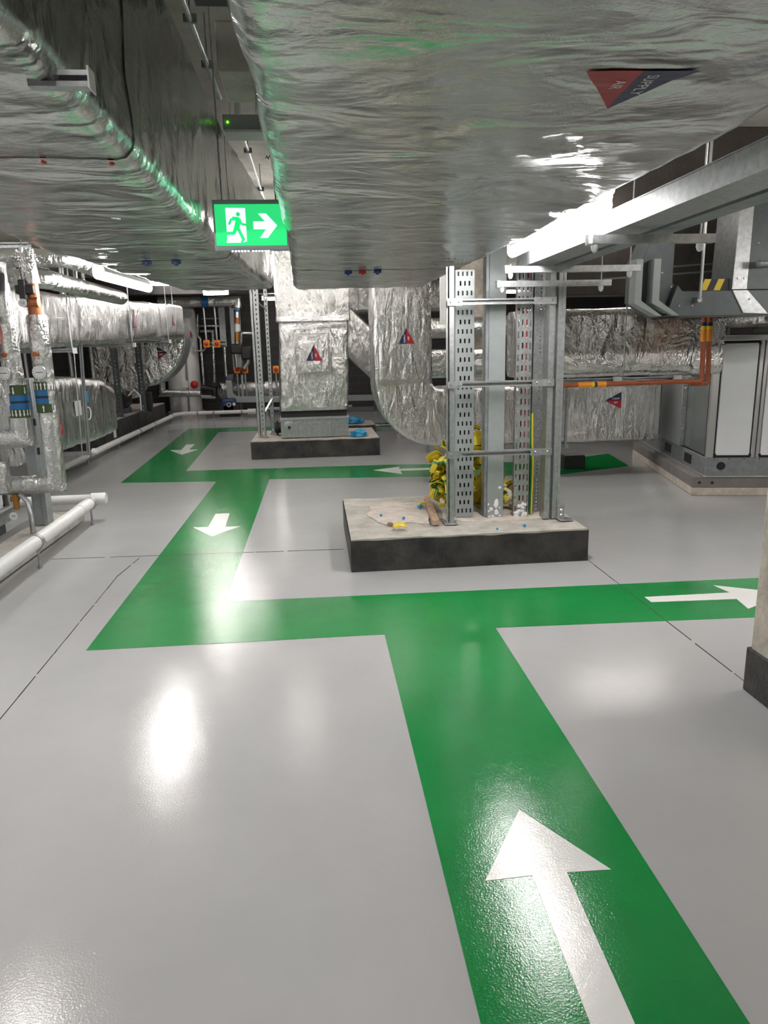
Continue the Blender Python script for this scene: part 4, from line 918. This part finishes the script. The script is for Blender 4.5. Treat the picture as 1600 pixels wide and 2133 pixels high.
def gauge(par, c, r):
    g = finish('gauge_dial', MB().lathe(c, (.12, -1, .05), [(r*.9, 0), (r, .006), (r, .022), (r*.93, .026)], 28), 'bright_steel', par)
    n = V((.12, -1, .05)).normalized(); c2 = V(c)+n*.0265; finish('dial_face', MB().lathe(c2, n, [(r*.92, 0), (r*.92, .001)], 28), 'label_white', g); q = MB(); u = V((1, .12, 0)).normalized(); w = n.cross(u)*-1
    for k in range(11):
        a = -.7+k*(PI+1.4)/10; d = u*math.cos(a)+w*math.sin(a); q.bar(c2+d*r*.68+n*.0015, c2+d*r*.86+n*.0015, .003, .001, n)
    q.bar(c2-u*r*.5+n*.002, c2+u*r*.5+n*.002, .005, .001, n); finish('dial_mark', q, 'black', g, smooth=0)
xA, xB, yP, rP = -2.47, -2.25, 6.2, .079
t = thing('insulated_pipe', 'foil insulated vertical pipe with a brown valve, right hand one of the near left pair', 'pipe', (xB, yP, .5))
finish('insulation', MB().tube([(xB-.02, yP, 2.44), (xB, yP, 2.17)], .068, 24), 'foil_pipe', t)
finish('insulation', MB().tube([(xB+.01, yP, 1.93), (xB, yP, .54), (-2.832, yP-.02, .535)], rP, 24), 'foil_pipe', t)
finish('vertical_elbow', MB().tube([(-2.66, yP-.10, .50), (-2.66, yP-.10, .76)], .075, 20), 'foil_pipe', t)
finish('valve_body', MB().tube([(xB, yP, 1.92), (xB, yP, 2.18)], .052, 16).cyl((xB-.06, yP-.03, 2.03), (xB+.05, yP-.03, 2.03), .04, 14), 'copper', t)
finish('valve_handle', MB().box(xB-.10, xB+.04, yP-.09, yP-.05, 2.09, 2.16).box(xB-.07, xB-.02, yP-.10, yP-.04, 2.02, 2.2), 'black', t, bevel=.008)
vt = finish('valve_tag', MB().lathe((xB-.045, yP-.11, 2.02), (0, -1, 0), [(.033, 0), (.033, .003)], 20), 'label_white', t); letters('12', .03, V((xB-.045, yP-.1135, 2.02)), V((1, 0, 0)), V((0, 0, 1)), 'black', vt, None, .0004)
pipe_band(t, (xB, yP, 1.145), rP, 1, [(.075, 'band_green'), (.045, 'blue_band'), (.02, 'black'), (.045, 'blue_band'), (.07, 'band_green')]); band_arrows(t, (xB, yP), rP, 1.335, 1.395, 9, 1, .016); band_arrows(t, (xB, yP), rP, 1.155, 1.21, 3, 1, .016)
gauge(t, (xB+.015, yP-.10, 1.475), .056)
finish('gauge_stem', MB().cyl((xB-.01, yP-.07, 1.62), (xB-.01, yP-.10, 1.62), .022, 12), 'copper', t)
finish('tape_ring', MB().cyl((-2.62, yP-.012, .536), (-2.60, yP-.012, .536), rP+.003, 24).cyl((-2.40, yP-.004, .538), (-2.38, yP-.004, .538), rP+.003, 24), 'foil_tape', t)
finish('drain_cock', MB().cyl((-2.60, yP-.02, .46), (-2.60, yP-.02, .33), .026, 14).cyl((-2.64, yP-.02, .42), (-2.57, yP-.02, .42), .02, 12), 'brass', t); vt = finish('valve_tag', MB().lathe((-2.62, yP-.06, .28), (0, -1, 0), [(.034, 0), (.034, .003)], 20), 'label_white', t); letters('34', .03, V((-2.62, yP-.0635, .28)), V((1, 0, 0)), V((0, 0, 1)), 'black', vt, None, .0004)
finish('braided_hose', MB().tube([(-2.56, yP-.02, .46), (-2.50, yP-.04, .40), (-2.475, yP-.06, .28), (-2.47, yP-.08, .127)], .021, 12), 'galvanised', t)
t = thing('insulated_pipe', 'foil insulated vertical pipe behind an orange actuator, left hand one of the near left pair', 'pipe', (xA, yP, .9))
finish('insulation', MB().tube([(xA-.04, yP, 2.34), (xA, yP, .935), (-2.832, yP-.02, .93)], rP, 24), 'foil_pipe', t)
finish('tape_ring', MB().cyl((-2.68, yP-.012, .932), (-2.66, yP-.012, .932), rP+.003, 24), 'foil_tape', t)
pipe_band(t, (xA-.003, yP, 1.11), rP, 1, [(.07, 'band_green'), (.05, 'blue_band'), (.018, 'black'), (.045, 'blue_band'), (.085, 'band_green')]); band_arrows(t, (xA-.003, yP), rP, 1.12, 1.175, 9, -1, .016); band_arrows(t, (xA-.003, yP), rP, 1.30, 1.36, 3, -1, .016)
gauge(t, (xA-.045, yP-.10, 1.475), .056); finish('gauge_stem', MB().cyl((xA-.03, yP-.07, 1.62), (xA-.03, yP-.10, 1.62), .022, 12), 'copper', t)
finish('brown_sleeve', MB().cyl((-2.54, yP-.05, 2.12), (-2.53, yP-.05, 2.26), .10, 20), 'rubber', t)
t = thing('valve_actuator', 'orange red valve actuator with a black cable at the left edge', 'actuator', (-2.6, 6.05, 1.75))
finish('body', MB().box(-2.66, -2.535, 6.0, 6.09, 1.72, 1.86), 'actuator_red', t, bevel=.010); finish('cover', MB().box(-2.67, -2.53, 6.0, 6.10, 1.86, 1.90).box(-2.55, -2.47, 6.03, 6.07, 1.895, 1.92), 'black', t, bevel=.006)
finish('flex', MB().tube([(-2.56, 6.04, 1.72), (-2.535, 6.03, 1.6), (-2.53, 6.03, 1.5), (-2.57, 6.03, 1.36), (-2.66, 6.04, 1.30)], .012, 8), 'black', t); finish('mount', MB().cyl((-2.56, 6.08, 1.8), (-2.55, 6.125, 1.8), .02, 10), 'brass', t)
finish('white_tube', MB().cyl((-2.55, 6.03, 1.92), (-2.56, 6.03, 2.1), .02, 12), 'white_plastic', t)
t = thing('insulated_pipe', 'foil pipe running back under the left overhead duct beside the batten light', 'pipe', (-2.2, 6, 2.35))
finish('insulation', MB().tube([(-2.75, 6.75, 2.44), (-2.25, 6.75, 2.44), (-2.17, 6.78, 2.44), (-2.14, 6.86, 2.44), (-2.14, 9.3, 2.45)], .08, 20), 'foil_pipe', t); finish('tape_ring', MB().cyl((-2.14, 7.6, 2.443), (-2.14, 7.64, 2.443), .084, 20), 'foil_tape', t)
finish('hanger_rod', MB().cyl((-2.14, 7.8, 2.5), (-2.14, 7.8, ZC), .006, 8), 'galvanised', t)
t = thing('insulated_pipe', 'stubby foil pipe end with a round cap below the upper foil pipe', 'pipe', (-2.4, 7.2, 2.28))
finish('insulation', MB().tube([(-3.0, 6.40, 2.235), (-2.36, 6.40, 2.235), (-2.26, 6.44, 2.235), (-2.22, 6.54, 2.235), (-2.22, 8.8, 2.245)], .08, 20), 'foil_pipe', t); finish('tape_ring', MB().cyl((-2.38, 6.4, 2.235), (-2.35, 6.4, 2.235), .084, 20), 'foil_tape', t)
finish('hanger_rod', MB().cyl((-2.85, 6.4, 2.3), (-2.85, 6.4, ZC), .006, 8), 'galvanised', t); finish('lagging_tie', MB().tube([(-2.4, 6.33, 2.31), (-2.3, 6.38, 2.33), (-2.2, 6.5, 2.32)], .006, 6), 'black', t)
t = thing('ceiling_strut', 'short strut under the left overhead duct above the near foil pipes', 'bracket', (-2.3, 6.1, 2.42)); finish('channel', channel(MB(), (-2.7, 6.12, 2.46), (-2.2, 6.12, 2.46), (0, -1, 0)), 'galvanised', t, smooth=0); finish('stud_cap', MB().lathe((-2.26, 6.10, 2.44), (0, 0, -1), [(.018, 0), (.018, .02), (.004, .04)], 12), 'white_plastic', t); finish('stud', MB().cyl((-2.26, 6.12, 2.46), (-2.26, 6.12, ZC), .006, 8), 'galvanised', t)

# ================================================================ plant at the back wall
B = 19.0
def ub(x, y, Y=B): return U(x, y, Y)
def bx(mb, xa, ya, xb, yb, Y, d):
    p, q = ub(xa, yb, Y), ub(xb, ya, Y); return mb.box(p.x, q.x, Y, Y+d, p.z, q.z)
t = thing('water_tank', 'tall white cylindrical tank standing at the back left', 'tank', (-3.48, 19.3, 0))
finish('tank_shell', MB().lathe((-3.46, 19.35, .10), (0, 0, 1), [(.40, 0), (.42, .02), (.42, 2.55), (.38, 2.63), (.1, 2.68)], 32), 'tank_white', t); finish('tank_base', MB().lathe((-3.46, 19.35, 0), (0, 0, 1), [(.48, 0), (.48, .11)], 32), 'concrete', t)
for px, py in ((392, 698), (405, 801)):
    p = ub(px, py, 18.93); b_ = finish('red_bell', MB().lathe(p, (.25, -1, 0), [(.09, -.06), (.10, 0), (.06, .05), (.02, .07)], 18), 'red', t)
q = MB(); bx(q, 379, 793, 391, 808, 18.9, .08); finish('control_box', q, 'white_plastic', t, bevel=.006); p = ub(391, 812, 18.95); finish('conduit_drop', MB().cyl((p.x, 18.94, .1), (p.x+.02, 18.94, 1.55), .028, 10), 'galvanised_dull', t)
p = ub(391, 653, 18.94); finish('round_badge', MB().lathe(p, (0, -1, 0), [(.11, 0), (.11, .008)], 20), 'label_grey', t)
finish('flex', MB().tube([ub(386, 684, 18.8), ub(398, 690, 18.8), ub(402, 700, 18.8), ub(398, 718, 18.8), ub(406, 731, 18.8), ub(424, 731, 18.8), ub(428, 724, 18.8)], .015, 8), 'galvanised_dull', t)
def bpipe(name, label, pts, r, m, Y=B, rings=(), grp=None, bands=()):
    t = thing(name, label, 'pipe', ub(*pts[0], Y), 0, grp); finish('insulation' if m == 'foil_pipe' else 'tube', MB().tube([ub(x, y, Y) for x, y in pts], r, 16), m, t)
    for (a, b, m2) in bands: finish('pipe_band', MB().cyl(ub(*a, Y), ub(*b, Y), r*1.04, 16), m2, t)
    return t
bpipe('insulated_pipe', 'foil pipe across the foot of the white tank', [(336, 797), (337, 819), (418, 819)], .095, 'foil_pipe', 18.6); finish('support_leg', MB().box(-3.5, -3.45, 18.57, 18.62, 0, ub(390, 819, 18.6).z-.09), 'galvanised_dull', COL.objects[-1] if False else [o for o in COL.objects if o.get('label') == 'foil pipe across the foot of the white tank'][0])
bpipe('insulated_pipe', 'foil pipe high across the back wall with a blue band', [(330, 630), (492, 628), (493, 642)], .13, 'foil_pipe', B-.2, bands=[((420, 629), (435, 628.5), 'blue_band')])
t = bpipe('valve_pipe', 'vertical pipe with brass and black valves hanging from the high foil pipe', [(493, 648), (494, 720)], .07, 'bright_steel', B-.2, bands=[((493, 645), (493, 650), 'blue_band'), ((493.5, 662), (493.6, 674), 'copper'), ((494, 692), (494, 712), 'brass'), ((493.8, 676), (493.9, 690), 'white_plastic')])
q = MB(); bx(q, 479, 716, 503, 738, B-.36, .25); bx(q, 502, 720, 523, 750, B-.33, .22); finish('valve_body', q, 'black', t, bevel=.05)
q = MB(); q.tube([ub(491, 738, B-.25), ub(494, 765, B-.25)], .07, 14).tube([ub(503, 738, B-.25), ub(500, 765, B-.25)], .05, 14).tube([ub(519, 740, B-.25), ub(516, 756, B-.25), ub(508, 768, B-.25)], .05, 12); finish('pump_neck', q, 'bright_steel', t)
bpipe('valve_pipe', 'small bright pipe looping right of the brass valve', [(502, 712), (502, 694), (530, 694)], .05, 'bright_steel')
for nn, (lab, pts) in enumerate((('bright thin pipe dropping straight beside the white tank', [(411, 655), (411, 700), (417, 706), (425, 806)]), ('bright thin pipe bending over behind the left isolator pair', [(417, 690), (443, 690), (447, 795)]), ('bright thin pipe looping over the isolator pair to the grey duct', [(411, 679), (465, 679), (471, 785)]))):
    t = bpipe('thin_pipe', lab, pts, .045, 'foil_pipe', B+.88+.14*nn, grp='thin pipes on the back wall')
    p = ub(*pts[1], B+.88+.14*nn); finish('wall_clip', MB().cyl(p, (p.x, Y1-.002, p.z), .02, 8), 'galvanised_dull', t)
t = bpipe('valve_pipe', 'black pipe and flange low beside the white tank', [(419, 808), (447, 810), (447, 825)], .08, 'black'); finish('flange', MB().cyl(ub(447, 797), ub(447, 805), .14, 16), 'rubber', t); finish('tail_pipe', MB().tube([ub(447, 780), ub(447, 830)], .04, 10).tube([ub(420, 826), ub(447, 827)], .05, 10), 'bright_steel', t)
def isolator(px, py, label, grp, up=None, dn=None, Y=B-.1):
    t = thing('isolator_switch', label, 'switch', ub(px, py, Y), 0, grp); q = MB(); bx(q, px-6, py-8, px+6, py+8, Y, .12); finish('enclosure', q, 'orange_switch', t, bevel=.02)
    c = ub(px, py, Y); k = finish('knob', MB().lathe(c, (0, -1, 0), [(.055, -.01), (.055, .03), (.03, .04)], 16), 'red', t)
    if up: finish('conduit', MB().cyl(ub(px, py-8, Y+.06), ub(up[0], up[1], Y+.06), .025, 10), 'galvanised', t)
    if dn: finish('conduit', MB().cyl(ub(px, py+8, Y+.06), ub(dn[0], dn[1], Y+.06), .025, 10), 'galvanised', t)
isolator(430, 716, 'orange isolator with red knob, left of the upper pair beside the tank', 'isolator switches', (421, 618)); isolator(452, 716, 'orange isolator with red knob, right of the upper pair beside the tank', 'isolator switches', (444, 618))
isolator(494, 770, 'orange isolator with red knob, left of the pair under the black valves', 'isolator switches', None, (498, 827)); isolator(510, 770, 'orange isolator with red knob, right of the pair under the black valves', 'isolator switches', None, (515, 827))
isolator(575, 770, 'orange isolator with red knob half hidden behind the foil box', 'isolator switches', None, (578, 827))
single('isolator_rail', 'short rail behind the upper isolator pair', 'bracket', bx(bx(bx(MB(), 428, 712, 470, 715, B+.03, .03), 428, 719, 470, 722, B+.03, .03), 460, 600, 464, 722, B+.03, .04), 'galvanised_dull')
single('wall_rail', 'dotted strut rail high on the back wall', 'bracket', bx(bx(MB(), 420, 662, 468, 665, B+.4, .03), 463, 637, 468, 690, B+.42, .03), 'galvanised_dull')
t = thing('grey_trunking', 'pale grey trunking with a bent corner around the steel drum at the back', 'cable trunking', ub(480, 800))
q = MB(); bx(q, 486, 635, 498, 772, B+.1, .15); finish('upper_leg', q, 'grey_steel', t, bevel=.01)
P2 = lambda pts, Y, d: MB().prism([(ub(x, y, Y).x, ub(x, y, Y).z) for x, y in pts], lambda a, b, k: (a, Y+k, b), d)
finish('bent_corner', P2([(470, 792), (482, 792), (485, 820), (492, 826), (590, 826), (590, 838), (484, 839), (473, 827)], B-.3, .15), 'grey_steel', t, bevel=.01); finish('hood', P2([(470, 790), (474, 780), (486, 780), (485, 792)], B-.3, .3), 'dark_steel', t, bevel=.01)
finish('middle_leg', P2([(502, 781), (506, 781), (508, 826), (504, 826)], B-.28, .1), 'grey_steel', t); finish('right_run', P2([(590, 826), (800, 822), (800, 834), (590, 838)], B-.3, .15), 'grey_steel', t, bevel=.01)
finish('stand_leg', P2([(500, 838), (504, 838), (504, 872), (500, 872)], B-.25, .06).box(1.5, 1.56, B-.25, B-.19, 0, .6), 'dark_steel', t)
t = thing('steel_drum', 'shiny horizontal steel drum behind the grey trunking at the back', 'drum', ub(520, 808)); c0, c1 = ub(462, 812, B+.3), ub(640, 806, B+.3); r0 = .24
q = MB(); q.lathe(c0, c1-c0, [(.02, -.17), (.14, -.13), (.21, -.06), (r0, 0), (r0, (c1-c0).length)], 28); finish('drum_shell', q, 'foil_pipe', t); q = MB().box(c0.x+.1, c0.x+.2, B+.2, B+.4, 0, c0.z-.2).box(c1.x-.2, c1.x-.1, B+.2, B+.4, 0, c1.z-.2); finish('cradle', q, 'dark_steel', t)
t = thing('pump', 'blue pump under the steel drum at the back', 'pump', ub(480, 850)); q = MB(); bx(q, 462, 830, 490, 862, B-.62, .28); finish('pump_body', q, 'pump_blue', t, bevel=.06); c = ub(477, 843, B-.62); finish('coupling_ring', MB().lathe(c, (0, -1, 0), [(.06, 0), (.06, .03), (.035, .03), (.035, 0)], 18), 'bright_steel', t)
finish('white_tag', bx(MB(), 485, 839, 490, 845, B-.66, .02), 'label_white', t); finish('pump_foot', MB().box(c.x-.25, c.x+.25, B-.62, B-.36, 0, .28), 'black', t)
# more services in the far right bay
t = thing('insulated_pipe', 'foil pipe crossing behind the copper pipe in the far right bay', 'pipe', (3, 11, 1.2)); finish('insulation', MB().tube([(1.6, 11.6, 1.9), (6.5, 11.6, 1.95)], .16, 18), 'foil_pipe', t); finish('hanger_rod', MB().cyl((3.4, 11.6, 2), (3.4, 11.6, ZC), .008, 8), 'galvanised', t)
